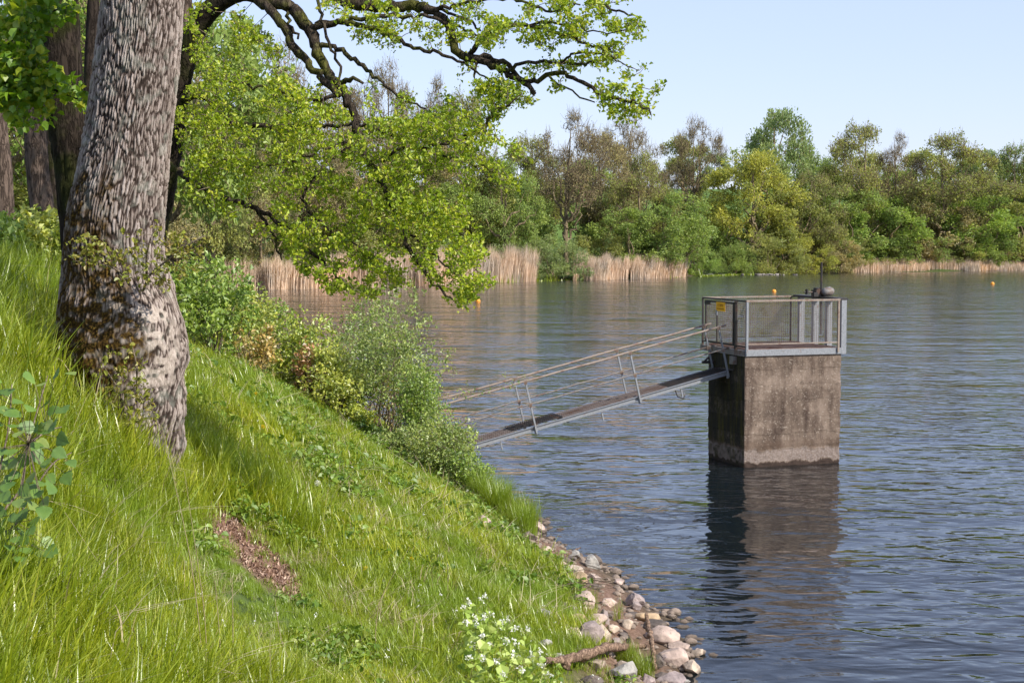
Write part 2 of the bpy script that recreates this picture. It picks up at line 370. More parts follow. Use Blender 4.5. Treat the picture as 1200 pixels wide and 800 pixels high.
def height(X, Y, s=None):
    X = np.asarray(X, float); Y = np.asarray(Y, float)
    if s is None: s = sdist(X, Y)
    near = np.interp(s, [-30, -6, -2.5, -.8, 0, 2, 4, 5.5, 7, 8.5, 10, 14, 30, 80], [-4, -2.2, -.75, -.18, 0, .85, 1.85, 2.75, 3.95, 4.6, 4.95, 5.3, 5.8, 8])
    near = near + 1.9 * sstep(6.5, 1.5, Y) * sstep(0, 3, s)
    far = np.interp(s, [-30, -4, 0, 3, 10, 30, 75, 150, 400, 900], [-4, -1.5, 0, .5, 1.4, 4, 11.5, 15.5, 17, 20])
    k = sstep(55, 110, Y + .3 * np.abs(X)); z = near * (1 - k) + far * k
    P3 = np.stack([X, Y, X * 0], -1); amp = sstep(.2, 3, s); z = z + (1 - k) * sstep(-2.5, -.2, s) * sstep(2.5, .6, s) * (.09 * noise3(P3 * 1.3 + 40) + .05 * noise3(P3 * 4 + 40))
    z = z + amp * (.16 * noise3(P3 * .45) + .06 * noise3(P3 * 1.7)) * (1 - k) + k * amp * 1.0 * noise3(P3 * .03)
    return z
def axis(lo, a, b, hi, st):
    c = list(np.arange(a, b, st)); x = b; d = st
    up = []
    while x < hi: up.append(x); d *= 1.09; x += d
    up.append(hi); x = a; d = st; dn = []
    while x > lo: d *= 1.09; x -= d; dn.append(max(x, lo))
    return np.array(sorted(set(dn + c + up)))
gx = axis(-900, -9, 5, 900, .16); gy = axis(-60, 5, 44, 2500, .2)
GX, GY = np.meshgrid(gx, gy); S = sdist(GX, GY); GZ = height(GX, GY, S)
def gz(X, Y, G=None):
    """bilinear look-up in the terrain grid"""
    G = GZ if G is None else G; X = np.asarray(X, float); Y = np.asarray(Y, float)
    i = np.clip(np.searchsorted(gx, X) - 1, 0, len(gx) - 2); j = np.clip(np.searchsorted(gy, Y) - 1, 0, len(gy) - 2)
    u = (X - gx[i]) / (gx[i + 1] - gx[i]); v = (Y - gy[j]) / (gy[j + 1] - gy[j])
    return (G[j, i] * (1 - u) + G[j, i + 1] * u) * (1 - v) + (G[j + 1, i] * (1 - u) + G[j + 1, i + 1] * u) * v
def gs(X, Y): return gz(X, Y, S)
def hz(x, y): return float(gz(x, y))
_hy = 5 * np.exp(np.arange(0, 4.3, .0012))
def hit(px, py):
    """where the sight line through a pixel meets the ground or the water"""
    r = ray(px, py); z = CAMH + r[2] * _hy; X = r[0] * _hy; g = np.maximum(gz(X, _hy), 0)
    i = int(np.argmax(z <= g)); return np.array([X[i], _hy[i], g[i]])
def inpoly(x, y, poly):
    c = np.zeros(np.shape(x), bool); n = len(poly)
    for i in range(n):
        (ax, ay), (bx, by) = poly[i], poly[(i + 1) % n]
        if ay != by: c ^= ((ay > y) != (by > y)) & (x < (bx - ax) * (y - ay) / (by - ay) + ax)
    return c
def hitpoly(pts): return [tuple(hit(*p)[:2]) for p in pts]
DIRT = [hitpoly([(212, 570), (234, 578), (272, 602), (314, 638), (350, 676), (366, 702), (340, 702), (302, 680), (264, 644), (232, 608)]),
        hitpoly([(20, 440), (75, 432), (105, 470), (100, 515), (60, 505), (25, 470)]),
        hitpoly([(0, 735), (22, 745), (38, 790), (0, 800)])]
CLEAR = [hitpoly([(218, 585), (240, 588), (285, 624), (330, 664), (362, 700), (350, 712), (312, 700), (268, 662), (234, 622)])]
TRAMPLED = hitpoly([(215, 600), (300, 600), (410, 705), (450, 790), (400, 830), (300, 820), (235, 740), (215, 660)])
def polyfade(X, Y, poly, w_=.25):
    a = np.zeros(np.shape(X))
    for dx, dy in ((0, 0), (w_, 0), (-w_, 0), (0, w_), (0, -w_), (w_ * .5, w_ * .5), (-w_ * .5, -w_ * .5)):
        a = a + inpoly(X + dx, Y + dy, poly)
    return a / 7

ny, nx = GX.shape; ii = np.arange(ny * nx).reshape(ny, nx)
Q = np.stack([ii[:-1, :-1], ii[:-1, 1:], ii[1:, 1:], ii[1:, :-1]], -1).reshape(-1, 4)
dirt = np.zeros(GX.shape)
for poly in DIRT: dirt = np.maximum(dirt, polyfade(GX, GY, poly))
dirt = np.maximum(dirt, sstep(2.2, 1.0, S) * sstep(40, 30, GY) * .75)
me = np_mesh('ground', np.stack([GX, GY, GZ], -1).reshape(-1, 3), [Q], M['ground'], True,
             {'dirt': dirt.ravel(), 'bed': sstep(.35, 0, S).ravel(), 'meadow': (sstep(20, 40, S) * sstep(120, 170, GY)).ravel()})
tag(part('ground', me), 'grassy bank falling to the lake with wooded hills beyond', kind='structure')
wx = np.array([-60., -20, 0, 20, 60, 130, 220]); wy = np.array([-30., 0, 20, 40, 80, 140, 200, 260])
WX, WY = np.meshgrid(wx, wy); ii = np.arange(WX.size).reshape(WX.shape)
Q = np.stack([ii[:-1, :-1], ii[:-1, 1:], ii[1:, 1:], ii[1:, :-1]], -1).reshape(-1, 4)
# water only inside a margin of the lake; banks rise above it elsewhere
me = np_mesh('water', np.stack([WX, WY, WX * 0], -1).reshape(-1, 3), [Q], M['water'], True)
tag(part('water', me), 'rippled blue grey lake water reflecting sky and trees', kind='structure')

# ------------------------------------------------------------------ the intake tower
A = math.radians(19); TW, TD, DZ = 2.53, 2.28, 2.68
TX, TY = at(874.5, 410, 36.5)[:2]
tower = empty('intake_tower', (TX, TY, 0), A)
tag(tower, 'square concrete intake tower standing in the lake with a railed steel deck', 'tower')
def tp(name, mb, mat, parent=None, smooth=False):
    o = part(name, mb.mesh(name, mat, smooth), parent or tower); return o
# concrete shaft: a finely divided box with worn faces and chipped arrises
def shaft_mesh():
    x0, x1, y0, y1, z0, z1 = -.02, 2.47, .03, 1.92, -1.6, DZ - .15
    Vs, Qs, off = [], [], 0
    def face(fn, nu, nv, nrm):
        nonlocal off
        u, v = np.meshgrid(np.linspace(0, 1, nu), np.linspace(0, 1, nv)); P = fn(u, v)
        Vs.append(P.reshape(-1, 3)); i = np.arange(nu * nv).reshape(nv, nu) + off
        Qs.append(np.stack([i[:-1, :-1], i[:-1, 1:], i[1:, 1:], i[1:, :-1]], -1).reshape(-1, 4)); off += nu * nv
    L = lambda a, b, t: a + (b - a) * t
    face(lambda u, v: np.stack([L(x0, x1, u), y0 + 0 * u, L(z0, z1, v)], -1), 110, 160, 0)
    face(lambda u, v: np.stack([x0 + 0 * u, L(y1, y0, u), L(z0, z1, v)], -1), 80, 160, 0)
    face(lambda u, v: np.stack([x1 + 0 * u, L(y0, y1, u), L(z0, z1, v)], -1), 80, 160, 0)
    face(lambda u, v: np.stack([L(x1, x0, u), y1 + 0 * u, L(z0, z1, v)], -1), 80, 120, 0)
    face(lambda u, v: np.stack([L(x0, x1, u), L(y0, y1, v), z1 + 0 * u], -1), 40, 40, 0)
    V = np.concatenate(Vs); c = np.array([(x0 + x1) / 2, (y0 + y1) / 2, 0])
    ex = np.minimum(V[:, 0] - x0, x1 - V[:, 0]); ey = np.minimum(V[:, 1] - y0, y1 - V[:, 1])
    edge = np.maximum(ex, ey)  # small near a vertical arris
    chip = sstep(.05, 0, np.hypot(ex, ey)) * (.008 + .018 * np.clip(noise3(V * 9) + .2, 0, 1))
    lift = .006 * np.sign(np.sin((V[:, 2] + .05 * noise3(V * 2)) * 1.35 * 2 * np.pi)) * 0.5
    scour = sstep(.5, .38, V[:, 2]) * .02
    dsp = -.012 * np.abs(fbm(V * 6)) + lift - scour * (.6 + .4 * noise3(V * 12))
    D = np.zeros_like(V); on = 1e-4
    D[:, 0] += np.where(np.abs(V[:, 0] - x0) < on, -1, 0) + np.where(np.abs(V[:, 0] - x1) < on, 1, 0)
    D[:, 1] += np.where(np.abs(V[:, 1] - y0) < on, -1, 0) + np.where(np.abs(V[:, 1] - y1) < on, 1, 0)
    V = V + D * (dsp - chip)[:, None]
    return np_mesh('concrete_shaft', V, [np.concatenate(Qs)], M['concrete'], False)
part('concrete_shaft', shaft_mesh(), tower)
# deck frame: a light edge beam in front, dark ones on the other sides
tp('edge_beam', MB().box(-.01, TW, -.012, .05, DZ - .145, DZ - .005), M['galv'])
tp('side_beam', MB().box(-.05, .05, .052, TD, DZ - .15, DZ - .02), M['galv_worn'])
tp('side_beam', MB().box(TW - .06, TW, .052, TD, DZ - .15, DZ - .02), M['galv_worn'])
tp('back_beam', MB().box(.052, TW - .062, TD - .06, TD, DZ - .15, DZ - .02), M['galv_worn'])
for y in (.75, 1.5): tp('cross_beam', MB().box(.052, TW - .062, y, y + .06, DZ - .12, DZ - .022), M['dark_steel'])
for k in range(3):
    x0 = .055 + k * .79
    m = MB(); m.box(x0, x0 + .78, .055, TD - .065, DZ - .018, DZ + .004 + .003 * (k == 1))
    for j in range(int(.78 / .03)): m.box(x0 + j * .03, x0 + j * .03 + .006, .055, TD - .065, DZ + .0075, DZ + .012)
    tp('deck_panel', m, M['deck'])
RH = 1.08
def post(x, y, mat, z0=DZ - .1, z1=DZ + RH, w_=.04, name='railing_post'):
    return tp(name, MB().box(x - w_ / 2, x + w_ / 2, y - w_ / 2, y + w_ / 2, z0, z1), mat)
post(0, -.03, M['galv'], w_=.05); post(2.34, -.03, M['rail_tan'], w_=.045)
post(.0, TD - .03, M['dark_steel']); post(2.36, TD - .02, M['dark_steel'], w_=.03)
tp('top_rail', MB().box(-.03, 2.37, -.055, -.01, DZ + RH, DZ + RH + .045), M['rail_tan'])
tp('top_rail', MB().box(-.02, 2.37, TD - .05, TD - .01, DZ + RH, DZ + RH + .035), M['rail_tan'])
tp('top_rail', MB().box(-.025, .015, -.005, TD - .055, DZ + RH - .002, DZ + RH + .032), M['dark_steel'])
tp('bottom_rail', MB().box(.03, 2.31, -.045, -.015, DZ + .11, DZ + .14), M['rail_tan'])
tp('bottom_rail', MB().box(.03, 2.34, TD - .045, TD - .015, DZ + .12, DZ + .14), M['dark_steel'])
tp('bottom_rail', MB().box(-.015, .01, .02, TD - .06, DZ + .05, DZ + .08), M['dark_steel'])
def wires(p0, ux, n, W_, z0, z1, name='wire_mesh', r=.0032, parent=None):
    """woven mesh between posts: W_ long from p0 along ux"""
    m = MB(); p0 = np.array(p0, float); ux = np.array(ux, float); side = np.array([-ux[1], ux[0], 0])
    for k in range(1, int(W_ / n)):
        a = p0 + ux * k * n; m.bar(a + (0, 0, z0), a + (0, 0, z1), r * 2, r * 2, side)
    for k in range(1, int((z1 - z0) / n)):
        a = p0 + side * .006; m.bar(a + (0, 0, z0 + k * n), a + ux * W_ + (0, 0, z0 + k * n), r * 2, r * 2)
    o = tp(name, m, M['wire'], parent); o['kind'] = 'stuff'; return o
wires((.025, -.03, 0), (1, 0, 0), .05, 2.3, DZ + .14, DZ + RH)
wires((.02, TD - .03, 0), (1, 0, 0), .05, 2.32, DZ + .14, DZ + RH)
wires((-.002, 0, 0), (0, 1, 0), .05, .5, DZ + .08, DZ + RH)
# gate in the left side, over the gangway
post(-.01, .50, M['dark_steel'], DZ - .15, DZ + RH - .01, .06)
post(.03, .56, M['galv_worn'], DZ - .05, DZ + RH - .02, .025)
gate = MB(); gy0, gy1, gz0, gz1 = .56, 2.05, DZ + .06, DZ + RH - .03
gate.box(-.045, -.01, gy0, gy0 + .04, gz0, gz1).box(-.045, -.01, gy1 - .04, gy1, gz0, gz1)
gate.box(-.044, -.011, gy0 + .04, gy1 - .04, gz1 - .04, gz1).box(-.044, -.011, gy0 + .04, gy1 - .04, gz0, gz0 + .04)
gate.box(-.042, -.013, 1.42, 1.45, gz0 + .04, gz1 - .04)
gt = tp('gate', gate, M['dark_steel'])
wires((-.026, gy0 + .03, 0), (0, 1, 0), .05, gy1 - gy0 - .06, gz0 + .03, gz1 - .03, parent=gt)
tp('latch', MB().box(-.07, -.046, 1.75, 2.02, gz1 - .1, gz1 - .03), M['dark_steel'], gt)
tp('padlock', MB().box(-.075, -.047, 1.36, 1.42, DZ + .72, DZ + .80).box(-.07, -.055, 1.37, 1.41, DZ + .8, DZ + .84), M['galv'], gt)
s = NT('orange_sign'); c = s.mix(s.ramp(s.noise(s.obj(), 9, 4), [(.5, 0.), (.75, .5)]), (.85, .42, .01), (.72, .33, .04))
M['orange'] = s.pbr(c, .5)
s = NT('sign_ink'); M['ink'] = s.pbr((.3, .12, .005), .6)
sg = tp('warning_sign', MB().box(-.062, -.056, .96, 1.42, DZ + .82, DZ + 1.03), M['orange'], gt)
ink = MB(); rr = random.Random(3)
y = 1.34
while y > 1.05:                     # one line of larger marks, one of small ones
    w_ = rr.uniform(.02, .035); ink.box(-.0645, -.0625, y - w_ * .3, y, DZ + .925, DZ + .985)
    ink.box(-.0645, -.0625, y - w_, y - w_ * .3 - .001, DZ + rr.choice((.925, .95, .972)), DZ + .985); y -= w_ + .018
y = 1.38
while y > 1.02:
    w_ = rr.uniform(.01, .02); ink.box(-.0645, -.0625, y - w_, y, DZ + .865, DZ + .888); y -= w_ + .006
tp('sign_lettering', ink, M['ink'], gt)['kind'] = 'stuff'
# hoist frame: four guide channels down the right side and a cap beam
CX = TW - .10
for k, y in enumerate((.04, .68, 1.32, 2.0)):
    m = MB(); wx_ = .13
    m.box(CX, CX + .012, y - .055, y + .055, DZ - .15, DZ + RH + .01)                 # web
    m.box(CX + .012, CX + wx_, y - .055, y - .045, DZ - .15, DZ + RH + .01)           # flanges
    m.box(CX + .012, CX + wx_, y + .045, y + .055, DZ - .15, DZ + RH + .01)
    tp('guide_channel', m, M['galv'])
tp('cap_beam', MB().box(CX - .1, CX + .16, -.02, 2.1, DZ + RH + .012, DZ + RH + .06), M['dark_steel'])
tp('brace', MB().bar((2.36, TD - .02, DZ + RH + .01), (CX, 1.95, DZ + RH + .03), .03, .03), M['dark_steel'])
HY = 1.0; HZ = DZ + RH + .062
hoist = tp('hoist_gearbox', MB().box(CX - .16, CX + .08, HY - .12, HY + .12, HZ, HZ + .15).tube([(CX - .08, HY, HZ + .15), (CX - .08, HY, HZ + .2)], .08, 12)
           .box(CX - .26, CX - .162, HY - .2, HY - .12, HZ, HZ + .1), M['dark_steel'])
tp('crank_shaft', MB().tube([(CX - .16, HY, HZ + .1), (CX - .42, HY, HZ + .1)], .018).box(CX - .36, CX - .33, HY - .05, HY + .05, HZ + .05, HZ + .17), M['dark_steel'], hoist)
tp('gear_cover', MB().tube([(CX + .02, HY - .13, HZ + .1), (CX + .02, HY - .17, HZ + .1), (CX + .20, HY - .13, HZ + .12), (CX + .26, HY - .1, HZ + .12)], [.08, .1, .11, .08], 14), M['galv_worn'], hoist, True)
tp('spindle', MB().tube([(CX + .04, HY, HZ - .9), (CX + .04, HY, HZ + .80)], .024, 10), M['dark_steel'])
# below the left edge: brackets, lamp box and a pipe
tp('bracket', MB().box(-.32, -.02, 1.55, 1.63, DZ - .42, DZ - .36).bar((-.3, 1.59, DZ - .4), (-.02, 1.59, DZ - .15), .04, .04), M['dark_steel'])
tp('junction_box', MB().box(-.11, -.022, .42, .62, DZ - .36, DZ - .18), M['galv_worn'])
tp('conduit', MB().tube([(-.05, .5, DZ - .38), (-.05, .52, DZ - .5), (-.06, 1.2, DZ - .52), (-.05, 1.8, DZ - .55)], .016), M['dark_steel'])

# ------------------------------------------------------------------ gangway from the bank
ca, sa = math.cos(A), math.sin(A)
def tw(x, y, z): return np.array([TX + x * ca - y * sa, TY + x * sa + y * ca, z])
G1 = tw(-.0, 1.15, DZ - .52)                      # centre line, tower end
Gd = np.array([-ca, -sa, 0]); GL = 7.9
gw = empty('gangway', tuple(G1)); tag(gw, 'narrow galvanised gangway with tube handrails sloping from the bank to the tower', 'gangway')
SL = .235
def gp(t, side, up=0.):
    """t metres along from the tower, side metres (+ is the far side), up metres square to the walk"""
    n = np.array([SL * Gd[0], SL * Gd[1], 1.]) / math.hypot(1, SL)     # square to the sloping walk
    q = Gd * t + np.array([0, 0, -SL * t]) + np.array([-sa, ca, 0]) * side + np.array([n[0] , n[1], n[2]]) * up
    return q
def gpart(name, mb, mat, smooth=False): return part(name, mb.mesh(name, mat, smooth), gw)
HW = .32
up_ = gp(0, 0, 1) - gp(0, 0, 0)
for sd_ in (-1, 1):
    m = MB(); m.bar(gp(-.1, sd_ * HW, -.045), gp(GL, sd_ * HW, -.045), .012, .09, up_)
    m.bar(gp(-.1, sd_ * (HW + .025), .0), gp(GL, sd_ * (HW + .025), .0), .05, .012, up_).bar(gp(-.1, sd_ * (HW + .025), -.088), gp(GL, sd_ * (HW + .025), -.088), .05, .012, up_)
    gpart('side_channel', m, M['galv'])
for t in (.35, 2.15, 4.0, 5.9): gpart('cross_member', MB().bar(gp(t, -HW, -.1), gp(t, HW, -.1), .05, .05, up_), M['dark_steel'])
segs = [(0, 1.55), (1.56, 3.0), (3.01, 4.1), (4.11, 5.25), (5.26, 6.6), (6.61, 7.85)]
for k, (a, b) in enumerate(segs):
    m = MB(); up0 = .012 + (.03 if k == 3 else 0)
    m.bar(gp(a, 0, up0 - .012), gp(b, 0, up0 - .012), HW * 2 - .03, .006, up_)
    n_ = int((b - a) / .045)
    for j in range(n_ + 1): t = a + (b - a) * j / n_; m.bar(gp(t, -HW + .01, up0), gp(t, HW - .01, up0), .006, .018, up_)
    for sd_ in (-.3, -.15, 0, .15, .3): m.bar(gp(a, sd_, up0 + .012), gp(b, sd_, up0 + .012), .005, .012, up_)
    o = gpart('grating_panel', m, M['dark_steel'] if k in (0, 3) else M['walk'])
PT = (.08, 2.28, 4.78, 7.2)
for t in PT:
    for sd_ in (-1, 1):
        s_ = sd_ * (HW + .065)
        m = MB().bar(gp(t, s_, -.14), gp(t, s_, 1.03), .036, .036, Gd)
        gpart('railing_post', m, M['galv'])
        m = MB().box(-.035, .035, -.03, .03, -.04, .05); o = gpart('pipe_clamp', m, M['rail_tan']); o.location = tuple(gp(t, s_, .50))
        o = part('pipe_clamp', o.data, gw, tuple(gp(t, s_, 1.02)))
        m = MB().box(-.03, .03, -.012, .012, -.09, .05); o = gpart('foot_bolt', m, M['galv']); o.location = tuple(gp(t, s_ - sd_ * .02, -.08))
rr = random.Random(5)
def rail(h, s_, r, mat, sag=.0, t0=-.1):
    n_ = 16; pts = [gp(t0 + (GL - t0) * k / n_, s_, h + rr.uniform(-.008, .008) - sag * abs(math.sin(k * 1.1))) for k in range(n_ + 1)]
    gpart('handrail' if h > .8 else 'mid_rail', MB().tube(pts, r, 8), mat, True)
for sd_ in (-1, 1):
    s_ = sd_ * (HW + .065)
    rail(1.04, s_, .024, M['rail_tan']); rail(.52, s_, .017, M['galv_worn'])
for t in (1.25, 3.2, 5.6): gpart('hanger_bolt', MB().bar(gp(t, -HW, -.12), gp(t, -HW, -.3), .03, .03), M['galv'])
gpart('hook', MB().tube([gp(1.4, -HW - .03, -.1), gp(1.38, -HW - .03, -.25), gp(1.25, -HW - .03, -.34), gp(1.2, -HW - .03, -.27)], .015), M['dark_steel'], True)

# ------------------------------------------------------------------ buoys
s = NT('buoy_plastic'); c = s.mix(s.ramp(s.noise(s.obj(), 9, 4), [(.5, 0.), (.72, .6)]), (.75, .3, .03), (.55, .25, .08)); M['buoy'] = s.pbr(c, .4)
def uv_sphere(r, seg=18, rings=12, sq=1.):
    th = np.linspace(.001, math.pi - .001, rings); pts = [(0, 0, r * sq * math.cos(t)) for t in th]; return pts, [r * math.sin(t) for t in th]
for px, py, lab in ((560, 353.5, 'orange ball buoy just right of the drooping oak twigs'), (907, 342, 'orange ball buoy seen above the tower railing'), (1163, 333, 'far orange ball buoy near the right edge of the lake')):
    X, Y, _ = hit(px, py); b = empty('buoy', (X, Y, .04)); tag(b, lab, 'buoy', 'orange buoys on the lake')
    pts, rad = uv_sphere(.2); part('float', MB().tube(pts, rad, 20).mesh('float', M['buoy'], True), b)
    part('ring', MB().tube([(0, 0, .18), (0, 0, .215)], .035, 10).mesh('ring', M['dark_steel']), b)

# ------------------------------------------------------------------ stones along the water
import bmesh
ICO = {}
def ico(sub):
    if sub not in ICO:
        bm = bmesh.new(); bmesh.ops.create_icosphere(bm, subdivisions=sub, radius=1)
        ICO[sub] = (np.array([v.co[:] for v in bm.verts]), np.array([[v.index for v in f.verts] for f in bm.faces])); bm.free()
    return ICO[sub]
def stone_mesh(seed, dim, ang=.6, sub=4):
    V, T = ico(sub); V = V.copy(); rg = np.random.default_rng(seed)
    ang = max(ang, .45)
    for k in range(int(7 + 9 * ang)):                 # broken faces
        n = rg.normal(size=3); n /= np.linalg.norm(n); d = rg.uniform(.42, .85) if ang > .46 else rg.uniform(.62, .92)
        over = np.maximum(V @ n - d, 0); V -= over[:, None] * n * .93
    V *= (1 + .16 * fbm(V * 1.4 + seed * 3.1, 4) + .05 * noise3(V * 5 + seed) + .02 * noise3(V * 14))[:, None]
    V *= np.array(dim) / 2
    return np_mesh('stone', V, [T], M['stone'], ang < .46)
TAN, PINK, GREY, PURP, DARK, ORAN = (.5, .4, .31), (.48, .37, .31), (.36, .34, .31), (.36, .29, .27), (.16, .13, .11), (.5, .36, .22)
ST = [ # px, py, w, h px, tint, angular, label
 (567, 617, 19, 20, PINK, .3, 'upright pale pink boulder in the grass farthest up the bank'),
 (562, 631, 18, 11, TAN, .3, 'flat tan stone at the foot of the upright pale boulder'),
 (587, 624, 12, 15, PINK, .5, 'small pinkish stone right of the upright pale boulder'),
 (596, 634, 11, 11, GREY, .6, 'small grey stone downhill of the small pinkish stone by the sedge'), (610, 643, 12, 12, GREY, .5, 'grey stone half hidden by sedge just above the top shore stones'), (602, 640, 9, 8, DARK, .6, 'tiny dark stone between the two small grey stones by the sedge'),
 (641, 644, 15, 10, TAN, .6, 'square tan stone at the top end of the shore stones'),
 (655, 655, 17, 9, DARK, .8, 'dark wedge stone touching the water at the top of the shore'),
 (664, 658, 16, 9, DARK, .7, 'dark stone under the bare thin twig at the water'), (640, 654, 17, 10, PINK, .6, 'pink stone just below the square tan stone'), (650, 664, 24, 11, PINK, .7, 'broken pink stone left of the long pale tan slab'), (633, 660, 12, 8, GREY, .6, 'small grey stone at the grass edge left of the broken pink stone'),
 (668, 669, 26, 11, TAN, .5, 'long pale tan slab lying level above the water'),
 (679, 680, 21, 17, ORAN, .2, 'smooth light tan boulder at the water with twigs over it'),
 (657, 676, 20, 12, PINK, .7, 'pink stone left of the light tan boulder with twigs'), (663, 690, 18, 14, DARK, .7, 'dark stone right below the tangle of dead stalks'), (652, 700, 15, 14, PURP, .8, 'purple grey stone at the grass edge left of the long pink slab'), (660, 712, 16, 14, DARK, .7, 'dark stone directly above the rounded orange brown stone'),
 (683, 703, 32, 19, PINK, .7, 'long pink slab slanting down toward the water'),
 (672, 714, 20, 12, PURP, .8, 'purple stone tucked under the lower end of the long pink slab'), (699, 688, 13, 8, DARK, .6, 'small dark stone wet in the water beside the reeds'),
 (671, 728, 31, 15, ORAN, .2, 'rounded orange brown stone in the middle of the stones'),
 (698, 729, 24, 13, PINK, .7, 'pink stone right of the rounded orange brown stone'), (708, 723, 14, 17, PURP, .7, 'upright purple stone near the single tuft of blades'), (690, 746, 40, 28, PURP, .8, 'large purple grey slab with a flat broken face'),
 (706, 742, 22, 18, TAN, .7, 'tan wedge leaning on the large purple slab'), (717, 737, 14, 10, TAN, .4, 'small tan stone right of the tan wedge'), (735, 732, 12, 9, TAN, .4, 'small tan stone between the blades and the lone tan stone'),
 (757, 724, 30, 14, ORAN, .2, 'rounded tan stone lying alone in the shallow water'),
 (741, 721, 14, 5, DARK, .4, 'flat dark wet stone left of the lone tan stone'), (776, 747, 33, 19, PINK, .3, 'pinkish boulder half in water below the lone tan stone'),
 (791, 770, 31, 20, PINK, .3, 'pale boulder at the water near the bottom edge'),
 (640, 727, 27, 20, GREY, .5, 'grey mossy stone sunk in the grass left of the orange stone'), (622, 709, 18, 9, DARK, .7, 'dark flat stone in the grass beside the slanted dark stick'),
 (708, 762, 24, 14, DARK, .6, 'dark stone below the large purple slab'), (732, 787, 32, 24, GREY, .8, 'angular grey block under the end of the driftwood branch'),
 (760, 797, 22, 12, PURP, .7, 'purple stone on the bottom edge below the upright stick'), (788, 798, 32, 15, PURP, .7, 'purple brown stone on the bottom edge nearest the camera'),
 (634, 757, 24, 14, GREY, .5, 'upper grey stone in the grass above the left end of the driftwood'), (652, 772, 24, 14, GREY, .5, 'lower grey stone touching the fork of the driftwood branch'), (700, 778, 24, 14, TAN, .6, 'tan stone just behind the middle of the driftwood branch'), (690, 797, 28, 12, DARK, .6, 'dark stone on the bottom edge under the driftwood branch'),
 (645, 745, 12, 8, GREY, .5, None), (722, 752, 14, 10, PURP, .6, None), (730, 765, 14, 10, DARK, .6, None), (622, 652, 12, 8, GREY, .6, 'small grey stone at the grass edge left of the square tan stone'),
 (676, 760, 18, 12, DARK, .7, None), (716, 706, 9, 6, DARK, .5, None), (640, 684, 14, 10, GREY, .6, None), (648, 713, 14, 10, DARK, .6, None)]
rgf = np.random.default_rng(12); _c = 0
while _c < 48:                                    # smaller stones that fill the strip between the big ones
    Y = rgf.uniform(18.2, 29.5); X = float(np.interp(Y, [17, 19.2, 21.4, 23, 26, 28, 30], [2.45, 2.15, 2.1, 1.85, 1.2, .6, .3])) - rgf.uniform(-.25, 1.55)
    z = max(hz(X, Y), 0); a_ = math.atan((CAMH - z) / Y) - PITCH; px = 600 + F * X / (Y * cP + (CAMH - z) * sP); py = 400 + F * math.tan(a_)
    if py > 815: continue
    w_ = rgf.uniform(.1, .3) / Y * F; ST.append((px, py, w_, w_ * rgf.uniform(.45, .7), [TAN, PINK, GREY, PURP, DARK, DARK][rgf.integers(6)], rgf.uniform(.5, .9), None)); _c += 1
rg = np.random.default_rng(11)
for k, (px, py, w_, h_, tint, an, lab) in enumerate(ST):
    X, Y, Z = hit(px, py + h_ * .35); sc = Y / F; W = w_ * sc * 1.3; H = h_ * sc * 1.5
    o = part('stone', stone_mesh(100 + k, (W, W * rg.uniform(.75, 1.1), H), an, 4 if W > .25 else 3), None, (X, Y, Z + H * .22))
    o.rotation_euler = (rg.uniform(-.25, .25), rg.uniform(-.3, .3), rg.uniform(0, 6.28) if an < .3 else rg.uniform(-.5, .5))
    j = rg.uniform(.85, 1.15); o.color = (tint[0] * j, tint[1] * j, tint[2] * j, 1)
    small = 'small broken stone in the strip of stones along the water'
    tag(o, lab or small, 'stone', 'stones along the water edge')
# small rubble between the stones and on the lake bed by the shore: nobody could count it
Vs, Ts, off = [], [], 0; V0, T0 = ico(2)
for k in range(1700):
    Y = rg.uniform(17, 31); sx = float(np.interp(Y, [14, 17, 19.2, 21.4, 23, 26, 28, 30, 34.6], [3.6, 2.6, 2.15, 2.1, 1.85, 1.2, .6, .3, -.65]))
    d = rg.uniform(-1.6, .1) if k % 3 else rg.uniform(-.3, 1.3); X = sx - d
    r = rg.uniform(.015, .065) * (1.6 if d < -.2 else 1); V = V0 * (1 + .25 * noise3(V0 * 1.7 + k))[:, None] * [r, r * .9, r * .6]
    Vs.append(V + [X, Y, hz(X, Y) + r * .2]); Ts.append(T0 + off); off += len(V)
o = part('rubble', np_mesh('rubble', np.concatenate(Vs), [np.concatenate(Ts)], M['stone'])); o.color = (.27, .21, .165, 1)
tag(o, 'small pebbles and rubble between the shore stones and under water', 'rubble', kind='stuff')

# driftwood
def wood(name, lab, pts, rad, br=(), mat='driftwood', cat='branch', sides=9):
    """pts: (px, py, lift) on the ground"""
    W = [];
    for px, py, l in pts: p = hit(px, py); W.append(p + (0, 0, l))
    base = W[0].copy(); root = empty(name, tuple(base)); tag(root, lab, cat)
    P, R = resample([q - base for q in W], rad, .04); rgw = np.random.default_rng(len(P)); P = P + .006 * rgw.normal(size=P.shape); R = R * (1 + .12 * rgw.normal(size=len(R)))
    part('stem', MB().tube(P, R, sides).mesh('stem', M[mat], True), root)
    for bp, bi, brd in br:
        B = [W[bi] - base] + [at(px, py, W[bi][1] + dy) - base for px, py, dy in bp]
        P, R = resample(B, brd, .04); part('side_branch', MB().tube(P, R, 7).mesh('side_branch', M[mat], True), root)
    return root
wood('driftwood_branch', 'forked brown driftwood branch lying over the stones at the bottom edge', [(640, 797, .2), (662, 795, .2), (686, 789, .2), (712, 782, .22), (740, 777, .2), (756, 770, .14)],
     [.03, .045, .05, .045, .035, .025], [([(668, 784, 0), (650, 772, 0)], 1, [.03, .028, .018]), ([(682, 775, 0), (686, 767, 0)], 2, [.035, .03, .03])])
wood('driftwood_stick', 'short upright driftwood stick among grass by the water', [(767, 788, .05), (764, 775, .2), (759, 762, .33), (757, 752, .36)], [.028, .03, .028, .02])
